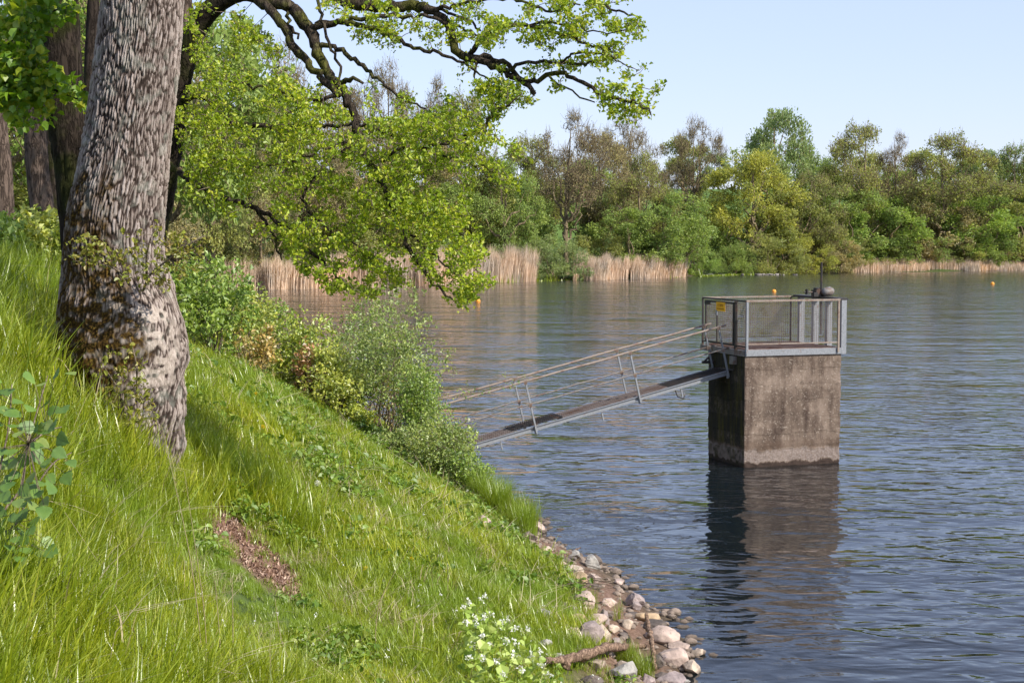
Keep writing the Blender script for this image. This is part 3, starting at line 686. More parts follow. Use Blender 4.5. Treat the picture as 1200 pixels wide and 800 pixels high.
wood('driftwood_twig', 'bare thin twig poking out over the water by the top stones', [(655, 662, .05), (664, 655, .06), (680, 644, .04)], [.02, .015, .008])
wood('driftwood_twig', 'dark stick lying slanted in the grass left of the stones', [(652, 733, .03), (640, 713, .04), (628, 690, .05), (617, 668, .04)], [.03, .024, .016, .008])
wood('driftwood_twig', 'thin stick on the grass below the dirt path', [(350, 654, .06), (385, 660, .1), (410, 664, .08), (448, 672, .05)], [.007, .008, .006, .003], mat='twig')
m = []
for k in range(70):
    p = hit(rg.normal(668, 12), rg.normal(690, 9)) + (0, 0, .08); d = rg.normal(size=3) * (.25, .25, .04); m.append((np.array([p - d, p + rg.normal(size=3) * .02, p + d]), [.006, .005, .003]))
V, Qd = tubes(m, 4); tag(part('washed_up_twigs', np_mesh('washed_up_twigs', V, [Qd], M['twig'])), 'pale tangle of thin dead stalks washed onto the stones', 'twigs', kind='stuff')

# ------------------------------------------------------------------ far trees: a few kinds grown once, then copied
def ellip(n, rng): return rvec(n, rng) * rng.random((n, 1)) ** (1 / 3)
def grow_tree(kind, seed):
    """a tree about 10 m tall; -> (trunk mesh, branches mesh, crown mesh)"""
    rng = np.random.default_rng(seed); H = 10.
    K = {'oak':   dict(cw=4.6, ch=(.22, 1.), nb=34, br=(.75, 1.35), nt=1300, nl=12, ls=.2, lo=.15, limbs=11, tr=.3, bare=.0),
         'airy':  dict(cw=4.2, ch=(.12, 1.), nb=48, br=(.6, 1.1), nt=1700, nl=8, ls=.15, lo=.3, limbs=13, tr=.2, bare=.3),
         'bare':  dict(cw=3.5, ch=(.35, 1.), nb=40, br=(.5, .9), nt=1500, nl=2, ls=.1, lo=.4, limbs=12, tr=.2, bare=1.),
         'tall':  dict(cw=2.4, ch=(.12, 1.), nb=32, br=(.5, .95), nt=1100, nl=11, ls=.19, lo=.1, limbs=12, tr=.2, bare=0),
         'alder': dict(cw=4.4, ch=(.0, .95), nb=36, br=(.8, 1.4), nt=1200, nl=13, ls=.21, lo=.0, limbs=10, tr=.16, bare=0),
         'bush':  dict(cw=6.5, ch=(-.1, .9), nb=44, br=(1., 1.7), nt=1300, nl=11, ls=.24, lo=-.1, limbs=12, tr=.12, bare=0)}[kind]
    z0, z1 = K['ch'][0] * H, K['ch'][1] * H; zc, hh = (z0 + z1) / 2, (z1 - z0) / 2
    B = ellip(K['nb'], rng); B /= np.maximum(np.linalg.norm(B, axis=1, keepdims=True), .35) ** .6
    B = B * [K['cw'] * .8, K['cw'] * .8, hh * .85] + [0, 0, zc]
    # lopsided outline
    a = np.arctan2(B[:, 1], B[:, 0]); B[:, :2] *= (1 + .3 * np.sin(2 * a + rng.uniform(0, 6)) + .15 * np.sin(3 * a + rng.uniform(0, 6)))[:, None]
    if kind in ('oak', 'airy', 'bare'): B[:, :2] *= (1.05 - .45 * sstep(.55, 1., (B[:, 2] - z0) / (z1 - z0)))[:, None]
    R = rng.uniform(*K['br'], len(B))
    i = rng.integers(0, len(B), K['nt']); T = B[i] + rvec(len(i), rng) * (R[i] * rng.uniform(.45, 1.05, len(i)))[:, None] * [1, 1, .75]
    T = T[T[:, 2] > K['lo'] * H * .6]
    limbs = []; n = 9; t = np.linspace(0, 1, n)
    multi = kind in ('alder', 'bush')
    if not multi:
        tr = np.stack([.25 * np.sin(t * 3 + rng.uniform(0, 6)) * t, .25 * np.cos(t * 4 + rng.uniform(0, 6)) * t, t * H * .86], 1)
        limbs.append((tr, K['tr'] * (1 - .85 * t) * (1 + .5 * np.exp(-t * 25))))
    far = B[rng.permutation(len(B))[:K['limbs']]]
    for e in far:
        if multi: st = np.array([rng.normal() * .35, rng.normal() * .35, 0.]); r0 = K['tr'] * rng.uniform(.5, 1)
        else:
            k = int(np.clip((e[2] * .62) / (H * .86) * (n - 1), 2, n - 2)); st = tr[k]; r0 = K['tr'] * (1 - .85 * t[k]) * .75
        m = st + (e - st) * np.array([.45, .45, .62 if multi else .3]); q = (1 - t[:, None]) ** 2 * st + 2 * t[:, None] * (1 - t[:, None]) * m + t[:, None] ** 2 * e
        q[1:-1] += rng.normal(size=(n - 2, 3)) * .16; limbs.append((q, r0 * (1 - .8 * t)))
    nodes = np.concatenate([q[2:] for q, _ in limbs])
    tw_ = colonize(nodes, T, rng, .018, .016, .13, K=4)
    mb_t = tubes(limbs[:1], 8) if not multi else tubes(limbs[:4], 6)
    V, Q_ = tubes(limbs[1:] if not multi else limbs[4:], 5); V2, Q2 = tubes(tw_, 3)
    bm_ = M['bark_far'] if kind != 'bare' else M['bark_far']
    trunk = np_mesh('trunk', mb_t[0], [mb_t[1]], bm_, True)
    br = np_mesh('branches', np.concatenate([V, V2]), [Q_, Q2 + len(V)], bm_, True)
    if K['bare']: # extra fine twigs at the ends
        D = T + rvec(len(T), rng) * [.35, .35, .45] + [0, 0, .2]; D2 = T + rvec(len(T), rng) * [.35, .35, .45] + [0, 0, .25]
        ch = [(np.array([a_, (a_ + b_) / 2 + rng.normal(size=3) * .04, b_]), [.013, .01, .005]) for a_, b_ in zip(np.concatenate([T, T]), np.concatenate([D, D2]))]
        V3, Q3 = tubes(ch, 3); br = np_mesh('branches', np.concatenate([V, V2, V3]), [Q_, Q2 + len(V), Q3 + len(V) + len(V2)], bm_, True)
    c0 = np.array([0, 0, zc]); out = (T - c0) / (np.linalg.norm(T - c0, axis=1, keepdims=True) + 1e-6)
    LV, LT, va = leaves(T, K['nl'], .38, K['ls'], rng, .4, out)
    return trunk, br, np_mesh('foliage', LV, [LT], M['far_leaf'], False, {'var': va})
KINDS = {'oak': [grow_tree('oak', 1), grow_tree('oak', 2), grow_tree('oak', 3)], 'airy': [grow_tree('airy', 4), grow_tree('airy', 5)], 'bare': [grow_tree('bare', 6), grow_tree('bare', 7)],
         'tall': [grow_tree('tall', 8), grow_tree('tall', 9)], 'alder': [grow_tree('alder', 10), grow_tree('alder', 11)], 'bush': [grow_tree('bush', 12), grow_tree('bush', 13)]}
OLIVE, YEL, GRN, BLUEG, BROWN, FRESH, DIM, PINKB = (.26, .29, .1), (.32, .34, .08), (.22, .3, .09), (.22, .29, .13), (.31, .28, .16), (.25, .35, .09), (.18, .21, .075), (.36, .3, .22)
_ti = [0]
def far_tree(kind, px, d, top, wpx, tint, label, name='tree', cat='tree', group=None, sink=.3, hscale=None):
    """a tree at distance d seen at column px with its top at row top and about wpx wide"""
    _ti[0] += 1; rr = random.Random(_ti[0] * 17)
    X = (px - 600) / F * d; z = hz(X, d); ztop = at(px, top, d)[2]; Hh = max(ztop - z, 1.)
    ms = KINDS[kind][_ti[0] % len(KINDS[kind])]
    o = empty(name, (X, d, z - sink), rr.uniform(0, 6.28)); sz = (Hh + sink) / 10.4
    base = {'oak': 10.2, 'airy': 8.2, 'bare': 8.2, 'tall': 6.0, 'alder': 9.6, 'bush': 13.5}[kind]
    sxy = (wpx / F * d) / base * {'airy': 1.35, 'bare': 1.15, 'oak': 1.2, 'tall': 1.35, 'alder': 1.3, 'bush': 1.25}[kind]; o.scale = (sxy, sxy, sz)
    for nm, me in zip(('trunk', 'branches', 'foliage'), ms):
        c = part(nm, me, o); c.color = (tint[0], tint[1], tint[2], 1)
    tag(o, label, cat, group); return o
FT = [
 # beyond the lake, right of the oak twigs
 ('bare', 664, 186, 116, 120, BROWN, 'brown budding tree with a heavy low limb right of the drooping oak leaves'),
 ('airy', 622, 196, 150, 90, OLIVE, 'thin olive tree showing behind the tips of the oak leaves'),
 ('airy', 705, 205, 140, 90, BROWN, 'brownish feathery tree right of the budding brown tree'),
 ('bare', 735, 212, 122, 90, BROWN, 'leafless pale tree whose top stands against the sky left of the gap'),
 ('airy', 750, 196, 165, 80, OLIVE, 'olive tree below the leafless pale tree top'),
 ('bare', 812, 225, 126, 75, BROWN, 'leafless tree top left of the tallest tree with green growth behind it'),
 ('tall', 800, 240, 148, 50, OLIVE, 'narrow olive tree on the hill behind the leafless tree top'),
 ('oak', 820, 290, 165, 60, BLUEG, 'distant bluish green tree on the meadow left of the tallest tree'),
 ('oak', 908, 222, 108, 105, BLUEG, 'tallest broad green tree standing above the far wood'),
 ('oak', 880, 210, 166, 125, YEL, 'yellow green oak in front of the tallest tree'),
 ('airy', 950, 216, 190, 70, OLIVE, 'olive tree just right of the yellow green oak'),
 ('airy', 1008, 224, 134, 90, OLIVE, 'high round olive tree between the tallest tree and the pinkish bare tree'),
 ('bare', 1048, 228, 146, 70, PINKB, 'pinkish bare tree right of the high round olive tree'),
 ('airy', 1106, 226, 146, 110, OLIVE, 'wide dark limbed olive brown tree near the right edge'),
 ('oak', 1150, 240, 162, 70, BLUEG, 'grey green tree right of the dark limbed olive brown tree'),
 ('airy', 1188, 238, 160, 75, GRN, 'green tree cut by the right edge of the picture'),
 ('oak', 1235, 236, 168, 90, OLIVE, 'olive tree just past the right edge of the far wood'),
 ('alder', 985, 219, 205, 110, GRN, 'dense green tree below the high round olive tree'),
 ('alder', 1030, 222, 215, 90, FRESH, 'fresh green tree at the foot of the pinkish bare tree'),
 ('alder', 1078, 224, 205, 90, BROWN, 'brown green tree left of the dark limbed tree trunk'),
 ('alder', 1135, 228, 210, 110, FRESH, 'bright green tree low in front of the dark limbed tree'),
 ('alder', 1195, 232, 205, 100, OLIVE, 'olive tree low at the right edge of the picture'),
 ('oak', 940, 240, 160, 80, GRN, 'green tree filling in behind the tallest tree'),
 ('tall', 1080, 245, 160, 55, OLIVE, 'slim olive tree behind the pinkish bare tree'),
 ('alder', 790, 193, 208, 100, GRN, 'large green alder leaning over the right end of the tall reeds'),
 ('alder', 740, 190, 232, 90, GRN, 'green alder behind the tall reeds with dark stems below'),
 ('tall', 690, 200, 175, 50, GRN, 'narrow green tree right of the brown budding tree trunk'),
 # behind the oak foliage, left half
 ('airy', 548, 182, 95, 90, OLIVE, 'olive tree seen above the middle of the hanging oak leaves'),
 ('bare', 520, 190, 75, 80, BROWN, 'bare tree top against the sky above the middle of the oak leaves'),
 ('bare', 455, 186, 55, 100, BROWN, 'bare tall tree top showing under the curved oak limb'),
 ('airy', 480, 176, 110, 90, BROWN, 'brownish tree behind the thick of the oak leaves'),
 ('oak', 590, 178, 175, 80, GRN, 'green tree behind the right tips of the oak leaves above the reeds'),
 ('airy', 400, 172, 90, 110, BROWN, 'brown tree behind the left half of the oak leaves'),
 ('bare', 330, 168, 28, 120, BROWN, 'bare tree reaching the sky gap left of the curved limb'),
 ('airy', 345, 164, 120, 110, BROWN, 'dull brown tree over the left end of the reeds'),
 ('oak', 285, 160, 95, 120, DIM, 'dim green tree right of the big trunk above the reeds'),
 ('airy', 240, 150, 40, 120, BROWN, 'tall dull tree rising beside the big trunk'),
 ('alder', 300, 155, 215, 120, DIM, 'dark bushy tree over the left end of the reeds'),
 ('alder', 420, 168, 205, 120, OLIVE, 'olive bushy tree behind the middle of the left reeds'),
 ('alder', 520, 176, 200, 110, GRN, 'green bushy tree behind the right part of the left reeds'),
 ('oak', 215, 120, -20, 190, DIM, 'tall dim tree close behind the big trunk on the right'),
 ('oak', 40, 75, -160, 330, DIM, 'tall leafy tree filling the back left corner'),
 ('oak', 150, 95, -120, 300, GRN, 'leafy tree seen between the big trunk and the dark fork'),
 ('airy', 0, 55, -200, 330, FRESH, 'bright leafy tree behind the small trunks at the left edge'),
 ('alder', 60, 60, 90, 260, OLIVE, 'low leafy tree behind the trunks at the left edge'),
 ('alder', 175, 110, 200, 150, BROWN, 'dull bushy tree just right behind the big trunk'),
 ('alder', -60, 70, 40, 300, GRN, 'leafy tree outside the left edge'),
 # second rank on the slope
 ('oak', 640, 232, 172, 70, OLIVE, 'olive tree on the slope left of the brown budding tree'),
 ('airy', 730, 255, 165, 70, BROWN, 'dull tree on the slope behind the leafless pale tree top'),
 ('alder', 850, 215, 215, 80, GRN, 'green tree in the gap left of the yellow green oak'),
 ('alder', 925, 214, 205, 90, OLIVE, 'olive tree right below the yellow green oak crown'),
 ('alder', 960, 230, 180, 90, GRN, 'green tree behind the olive tree right of the tallest tree'),
 ('oak', 1020, 245, 170, 80, OLIVE, 'olive tree on the slope behind the high round olive tree'),
 ('alder', 1060, 236, 185, 90, GRN, 'green tree between the pinkish bare tree and the dark limbed tree'),
 ('oak', 1130, 246, 172, 80, GRN, 'green tree on the slope right of the dark limbed tree'),
 ('oak', 1170, 248, 175, 80, OLIVE, 'olive tree on the slope near the right edge'),
 ('oak', 1215, 246, 172, 80, GRN, 'green tree on the slope beyond the right edge'),
 ('alder', 560, 184, 190, 100, OLIVE, 'bushy tree behind the hanging oak leaf tips'),
 ('alder', 610, 190, 215, 90, GRN, 'bushy green tree right of the oak leaf tips'),
 ('alder', 470, 178, 165, 110, DIM, 'dense tree hidden behind the thick of the oak leaves'),
 ('alder', 370, 172, 160, 120, DIM, 'dense tree behind the left half of the oak leaves'),
 ('oak', 250, 145, 120, 110, OLIVE, 'olive tree close right of the big trunk'),
]
for a_ in FT: far_tree(*a_)
bl = 'low olive green bush in the unbroken hedge of bushes at the far waterside'
BU = [(650, 179, 266, 70, BLUEG, 'grey green willow bush standing out in front of the tall reeds'),
      (900, 206, 262, 80, OLIVE, 'olive bush at the water left of the tower rod'), (860, 204, 275, 60, GRN, 'green bush at the water below the yellow green oak'),
      (940, 210, 262, 70, YEL, 'yellow green bush at the water behind the tower rod'), (975, 214, 270, 70, BROWN, 'brownish bush at the left end of the low reeds'),
      (1010, 219, 268, 80, OLIVE, 'olive bush behind the low reeds third from the tower rod'), (1055, 222, 262, 90, GRN, 'green bush behind the low reeds under the pinkish bare tree'), (1105, 226, 268, 80, OLIVE, 'olive bush behind the low reeds under the dark limbed tree'), (1150, 229, 262, 90, GRN, 'green bush behind the low reeds left of the last buoy column'), (1195, 232, 266, 80, BROWN, 'brownish bush behind the low reeds at the right picture edge'), (1235, 235, 262, 80, OLIVE, 'olive bush beyond the right edge of the picture'),
      (765, 192, 262, 80, GRN, 'green bush rising behind the right half of the tall reeds'), (700, 190, 262, 80, OLIVE, 'olive bush behind the tall reeds right of the willow bush'),
      (815, 199, 272, 50, FRESH, 'fresh green bush hanging over the right end of the tall reeds'), (600, 181, 255, 90, GRN, 'green bush behind the reeds left of the willow bush'),
      (545, 176, 262, 90, BLUEG, 'grey green bush behind the reeds under the oak leaf tips'), (480, 171, 262, 90, OLIVE, 'olive bush behind the reeds under the thick of the oak leaves'),
      (410, 166, 262, 90, BROWN, 'brown bush behind the left reeds'), (350, 162, 262, 90, DIM, 'dim bush behind the left reeds'), (290, 158, 255, 90, BROWN, 'brown bush behind the left end of the reeds'),
      (235, 152, 262, 90, DIM, 'dim bush right of the big trunk above the reeds'), (845, 235, 235, 80, FRESH, 'bright bush on the meadow between alder and yellow green oak')]
for px, d, top, w_, tint, lab in BU: far_tree('bush', px, d, top, w_, tint, lab, 'bush', 'bush', 'waterside bushes' if lab == bl else None)

# ------------------------------------------------------------------ reeds
def reeds(name, lab, x0, x1, hpx, n, depth, base_green=False, yoff=0.):
    rng = np.random.default_rng(int(x0)); px = rng.uniform(x0, x1, n)
    line = lambda q: np.interp(q, [230, 290, 420, 520, 625, 700, 800, 960, 1000, 1200, 1260], [146, 150, 156, 163, 175, 181, 190, 211, 215, 226, 230])
    d = line(px) + rng.uniform(-.5, depth, n) + 1.2 * noise3(np.stack([px * .05, px * 0, px * 0], -1)) + yoff
    X = (px - 600) / F * d; Z = np.maximum(gz(X, d), -.3); Hh = hpx / F * d * (.7 + .32 * rng.random(n)) * (1 + .28 * noise3(np.stack([px * .3, d * .2, px * 0 + 9], -1)) + .2 * noise3(np.stack([px * .09, d * .2, px * 0], -1)))
    a = rng.uniform(0, 6.28, n); lean = np.abs(rng.normal(0, .14, n)) * Hh; la = rng.normal(0, 1.2, n)
    b = np.stack([X, d, Z], -1); t = b + np.stack([np.cos(la) * lean, np.sin(la) * lean, Hh], -1); md = (b + t) / 2; md[:, :2] -= (t - b)[:, :2] * .2
    s_ = np.stack([np.cos(a), np.sin(a), a * 0], -1) * .022
    V = np.stack([b - s_, b + s_, md + s_, md - s_, t], 1).reshape(-1, 3); i = (np.arange(n) * 5)[:, None]
    o = part(name, np_mesh(name, V, [i + [0, 1, 2, 3], i + [3, 2, 4]], M['reed'], False, {'var': np.repeat(rng.random(n), 5)})); tag(o, lab, 'reeds', None, 'stuff'); return o
reeds('reed_bed', 'pale tan reeds at the left end of the far shore', 225, 440, 38, 16000, 4)
reeds('reed_bed', 'pale tan reeds under the tips of the oak leaves', 440, 628, 37, 16000, 4)
reeds('reed_bed', 'pale tan reeds right of the willow bush', 672, 736, 28, 7000, 3)
reeds('reed_bed', 'pale tan reeds at the right end of the tall bed', 739, 803, 28, 7000, 3)
reeds('reed_bed', 'low pinkish reeds along the right far shore', 985, 1260, 12, 12000, 4)
# green blades at the reed feet and between the far stones
def far_grass():
    rng = np.random.default_rng(5); n = 2600; px = np.concatenate([rng.uniform(820, 905, n // 2), rng.uniform(235, 800, n // 2)])
    d = np.interp(px, [230, 290, 420, 520, 625, 700, 800, 860, 960], [146, 150, 156, 163, 175, 181, 190, 200.5, 211]) + rng.uniform(0, 2, n)
    X = (px - 600) / F * d; Z = np.maximum(gz(X, d), 0); h_ = rng.uniform(.4, 1.1, n) * np.where(noise3(np.stack([px * .12, px * 0, px * 0], -1)) > .05, 1, .25); a = rng.uniform(0, 6.28, n)
    b = np.stack([X, d, Z], -1); t = b + np.stack([np.cos(a) * h_ * .4, np.sin(a) * h_ * .4, h_], -1); s_ = np.stack([np.cos(a + 1.5), np.sin(a + 1.5), a * 0], -1) * .04
    i = (np.arange(n) * 3)[:, None]
    o = part('far_grass', np_mesh('far_grass', np.stack([b - s_, b + s_, t], 1).reshape(-1, 3), [i + [0, 1, 2]], M['grass'], False, {'var': np.repeat(rng.random(n) * .7, 3)})); tag(o, 'green grass tufts along the far waterline', 'grass', None, 'stuff')
far_grass()
rg = np.random.default_rng(21)
for k in range(26):
    px = rg.uniform(822, 935); X, Y, Z = hit(px, 322.5); Y += rg.uniform(-.2, 1.6); X = (px - 600) / F * Y; w_ = rg.uniform(.3, .85)
    o = part('stone', stone_mesh(400 + k % 6, (w_, w_ * .8, w_ * .55), .6, 3), None, (X, Y, max(hz(X, Y), 0) + .02)); o.rotation_euler = (0, 0, rg.uniform(0, 6)); c = rg.choice([.34, .22, .14]); o.color = (c, c * .9, c * .82, 1)
    tag(o, 'small pale stone in the row of stones on the far shore below the bushes', 'stone', 'stones on the far shore')

# ------------------------------------------------------------------ the big oak in front
s = NT('oak_bark'); p = s.obj(); rd = s.attr('ridge')
n1 = s.noise(s.map(p, (60, 60, 30)), 1., 5, .75)
c = s.ramp(rd, [(0., (.028, .02, .016)), (.3, (.085, .064, .055)), (.6, (.26, .215, .19)), (1., (.4, .345, .315))])
c = s.mix(1., c, s.ramp(n1, [(.3, (.65, .62, .6)), (.7, (1.3, 1.28, 1.27))]), 'MULTIPLY')
c = s.mix(s.ramp(s.noise(p, 7, 4), [(.52, 0.), (.66, .4)]), c, (.32, .33, .28))
c = s.mix(s.attr('pale'), c, s.ramp(n1, [(.3, (.3, .24, .2)), (.7, (.62, .54, .47))]))
moss_shade = s.ramp(s.noise(p, 45, 3), [(.35, (.02, .012, .005)), (.55, (.07, .04, .009)), (.75, (.2, .13, .025))])  # ochre moss, its dark stops deepened to carry the trunk's shade
c = s.mix(s.attr('moss'), c, moss_shade)
M['oak_bark'] = s.pbr(c, .95, 0, s.bump(n1, .012), .12)
CT = np.array([(-260, 128, 226), (-150, 124, 220), (0, 118, 213), (60, 113, 210), (112, 107, 206), (187, 95, 199), (250, 79, 192), (290, 74, 193), (325, 72, 199), (360, 69, 210),
               (400, 65, 218), (440, 60, 219), (480, 57, 217), (520, 55, 215), (560, 52, 214), (620, 44, 216), (700, 36, 220)], float)
OY = 15.0
oak = empty('oak_tree', tuple(at(135, 560, OY))); tag(oak, 'big oak with rugged grey bark and a mossy foot growing on the bank', 'tree')
def trunk_mesh():
    n_r, n_a = 620, 420; py = np.linspace(700, -260, n_r); o = np.argsort(CT[:, 0])
    lf = np.interp(py, CT[o, 0], CT[o, 1]); rt = np.interp(py, CT[o, 0], CT[o, 2])
    k = np.ones(31) / 31; sm = lambda a: np.convolve(np.pad(a, 15, 'edge'), k, 'valid'); lf, rt = sm(lf), sm(rt)
    C = np.array([at((l + r) / 2, y, OY) for l, r, y in zip(lf, rt, py)]); R = (rt - lf) / 2 / F * OY
    th = np.arange(n_a) / n_a * 2 * np.pi; T_, Zi = np.meshgrid(th, np.arange(n_r)); Z = C[Zi, 2]; r0 = R[Zi]
    dirx, diry = np.cos(T_), np.sin(T_)
    P = np.stack([dirx * .5, diry * .5, Z], -1)
    wp = np.stack([noise3(P * 3.2 + 5), noise3(P * 3.2 + 50), noise3(P * 2)], -1)
    q = P * [33, 33, 6.0] + wp * [1.6, 1.6, .8]; q[..., 2] += 1.0 * noise3(P * [14, 14, 1.5])
    f1, f2, cid = worley(q); edge = f2 - f1; ridge = sstep(.0, .30, edge + .10 * noise3(P * 45)) * (.78 + .3 * cid) 
    deep = np.abs(noise3(P * [12, 12, 2.2] + wp * 1.3)); ridge = np.clip(ridge * (.35 + .65 * sstep(.0, .10, deep)), 0, 1)
    py2 = py[Zi]
    low = sstep(290, 360, py2); lump = .05 * noise3(P * 2.6) * low + .035 * noise3(P * 6) * low + .02 * noise3(P * 1.6)
    knob = .10 * np.exp(-((py2 - 395) / 45) ** 2) * np.exp(-((T_ - np.radians(300)) / .45) ** 2) - .05 * np.exp(-((py2 - 470) / 40) ** 2) * np.exp(-((T_ - np.radians(262)) / .25) ** 2)
    depth = .026 * (1 - .35 * low)
    rr_ = r0 + lump + knob - depth * (1 - ridge) + .004 * noise3(P * [60, 60, 30])
    V = np.stack([C[Zi, 0] + dirx * rr_, C[Zi, 1] + diry * rr_ * .95, Z], -1)
    side = np.cos(T_ - np.radians(205))                     # mossy side and foot; the trunk's shade there is put into the moss
    mo = sstep(.0, .35, .55 * fbm(P * 5, 4) + .38 * side - .32 + .55 * sstep(150, 320, py2) * sstep(-.2, .6, side) * 1.0 + .42 * sstep(265, 330, py2) * sstep(480, 380, py2))
    mo *= sstep(120, 210, py2 + 60 * side) * (.35 + .65 * sstep(.1, .7, noise3(P * 22) + .45))
    pa = .75 * sstep(.12, .22, .6 * noise3(P * 7 + 9) + .8 * noise3(P * 24 + 9) + .25 * low - .08) * sstep(335, 360, py2) * sstep(470, 430, py2) * sstep(.55, .9, np.cos(T_ - np.radians(300)))
    i = np.arange(n_r * n_a).reshape(n_r, n_a); j = np.roll(i, -1, 1)
    Q_ = np.stack([i[:-1], j[:-1], j[1:], i[1:]], -1).reshape(-1, 4)
    return np_mesh('trunk', V.reshape(-1, 3) - np.array(oak.location), [Q_], M['oak_bark'], True, {'ridge': ridge.ravel(), 'moss': mo.ravel(), 'pale': (pa * (1 - mo)).ravel()})
part('trunk', trunk_mesh(), oak)

def pxpts(lst, Y=None): return [at(a[0], a[1], a[2] if len(a) > 2 else Y) for a in lst]
def in_px_poly(poly, n, rng, y0, y1, dens=None):
    poly = np.array(poly, float); lo, hi = poly.min(0), poly.max(0); out = []
    while len(out) < n:
        q = rng.uniform(lo, hi, (n * 3, 2)); ok = inpoly(q[:, 0], q[:, 1], [tuple(p_) for p_ in poly])
        if dens is not None: ok &= rng.random(len(q)) < dens(q)
        for a, b in q[ok]: out.append(at(a, b, rng.uniform(y0, y1)))
    return np.array(out[:n])
def spray(root, name_twig, name_leaf, nodes, T, rng, r0, rk, nl, spread, size, lmat, tmat, wig=.12, droop=0., hexa=False, up=.3, extra=None, wid=.6):
    base = np.array(root.location); ch = colonize(nodes, T, rng, r0, rk, wig, droop)
    V, Q_ = tubes(ch, 4); part(name_twig, np_mesh(name_twig, V - base, [Q_], tmat, True), root)
    C = np.asarray(T)
    if extra: C = np.concatenate([C] + [np.array([c[0][k] for c in ch]) for k in (2,)])
    V, T_, va = leaves(C, nl, spread, size, rng, up, hexa=hexa, wid=wid)
    o = part(name_leaf, np_mesh(name_leaf, V - base, [T_], lmat, False, {'var': va}), root); return o
# leafy shoots sprouting from the trunk
rg = np.random.default_rng(31)
sh = [[(168, 340, 14.45), (176, 322, 14.3), (196, 305, 14.2), (222, 286, 14.1), (240, 276, 14.1)], [(152, 334, 14.4), (140, 318, 14.2), (118, 309, 14.1), (92, 300, 14.1)], [(172, 330, 14.4), (172, 300, 14.2), (178, 275, 14.1)],
      [(150, 500, 14.4), (140, 460, 14.2), (122, 430, 14.1)], [(160, 470, 14.35), (160, 430, 14.2), (152, 395, 14.2)]]
NS = []
for c_ in sh:
    P, R = resample(pxpts(c_), np.linspace(.013, .004, len(c_)), .04); NS.append(P)
    part('shoot', MB().tube(P - np.array(oak.location), R, 6).mesh('shoot', M['twig'], True), oak)
T = np.concatenate([in_px_poly([(140, 275), (190, 262), (245, 275), (235, 315), (185, 345), (140, 330)], 85, rg, 14., 14.35), in_px_poly([(72, 285), (110, 275), (145, 300), (135, 325), (90, 312)], 45, rg, 14., 14.3),
                    in_px_poly([(112, 412), (150, 395), (178, 430), (185, 490), (150, 520), (118, 470)], 60, rg, 14., 14.3)])
M['shoot_leaf'] = leaf_mat('bronze_green_shoot_leaf', [(0, (.2, .2, .03)), (.5, (.28, .32, .04)), (1, (.34, .26, .06))], .35)
spray(oak, 'shoot_twigs', 'shoot_leaves', np.concatenate(NS), T, rg, .003, .003, 6, .045, .042, M['shoot_leaf'], M['twig'], hexa=True)

# ------------------------------------------------------------------ the forked oak behind it, whose limbs hang over the lake
fork = empty('oak_tree', tuple(at(150, 420, 18))); tag(fork, 'dark forked oak behind the big trunk with leafy limbs hanging out over the lake', 'tree')
FB = np.array(fork.location)
def bark_tube(name, lst, root, mat, sides=40, rough=.06, step=.05):
    """lst: (px, py, Y, half width px)"""
    P, R = resample([at(a, b, c_) for a, b, c_, _ in lst], [h_ / F * c_ for _, _, c_, h_ in lst], step)
    V, Q_ = tubes([(P, R)], sides); C = np.repeat(P, sides, axis=0); D = V - C
    q = V * [26, 26, 5]; dsp = np.clip(np.abs(noise3(q)) * 3, 0, 1) - .6
    V = C + D * (1 + rough * (dsp + .7 * noise3(V * 5))[:, None])
    part(name, np_mesh(name, V - np.array(root.location), [Q_], mat, True), root); return P, R
bark_tube('trunk', [(150, 520, 18, 52), (125, 430, 18, 42), (112, 340, 18, 31), (99, 280, 18, 27), (89, 200, 18, 24), (81, 150, 18, 23), (74, 100, 18, 23), (68, 0, 18, 22), (60, -120, 18, 20), (40, -300, 18, 15)], fork, M['bark_shaded'], 72, .07)
bark_tube('trunk', [(135, 400, 18, 36), (160, 320, 17.9, 24), (184, 230, 17.7, 20), (198, 150, 17.5, 18), (207, 100, 17.3, 16), (218, 60, 17.2, 14), (236, 24, 17.1, 12), (258, 2, 17, 11), (284, -8, 16.9, 10), (305, -4, 16.8, 9)], fork, M['bark_shaded'], 60, .07)
bark_tube('limb', [(210, 90, 17.4, 12), (214, 30, 17.5, 10), (212, -60, 17.6, 9), (190, -200, 17.6, 6)], fork, M['bark_grey'], 30, .08)
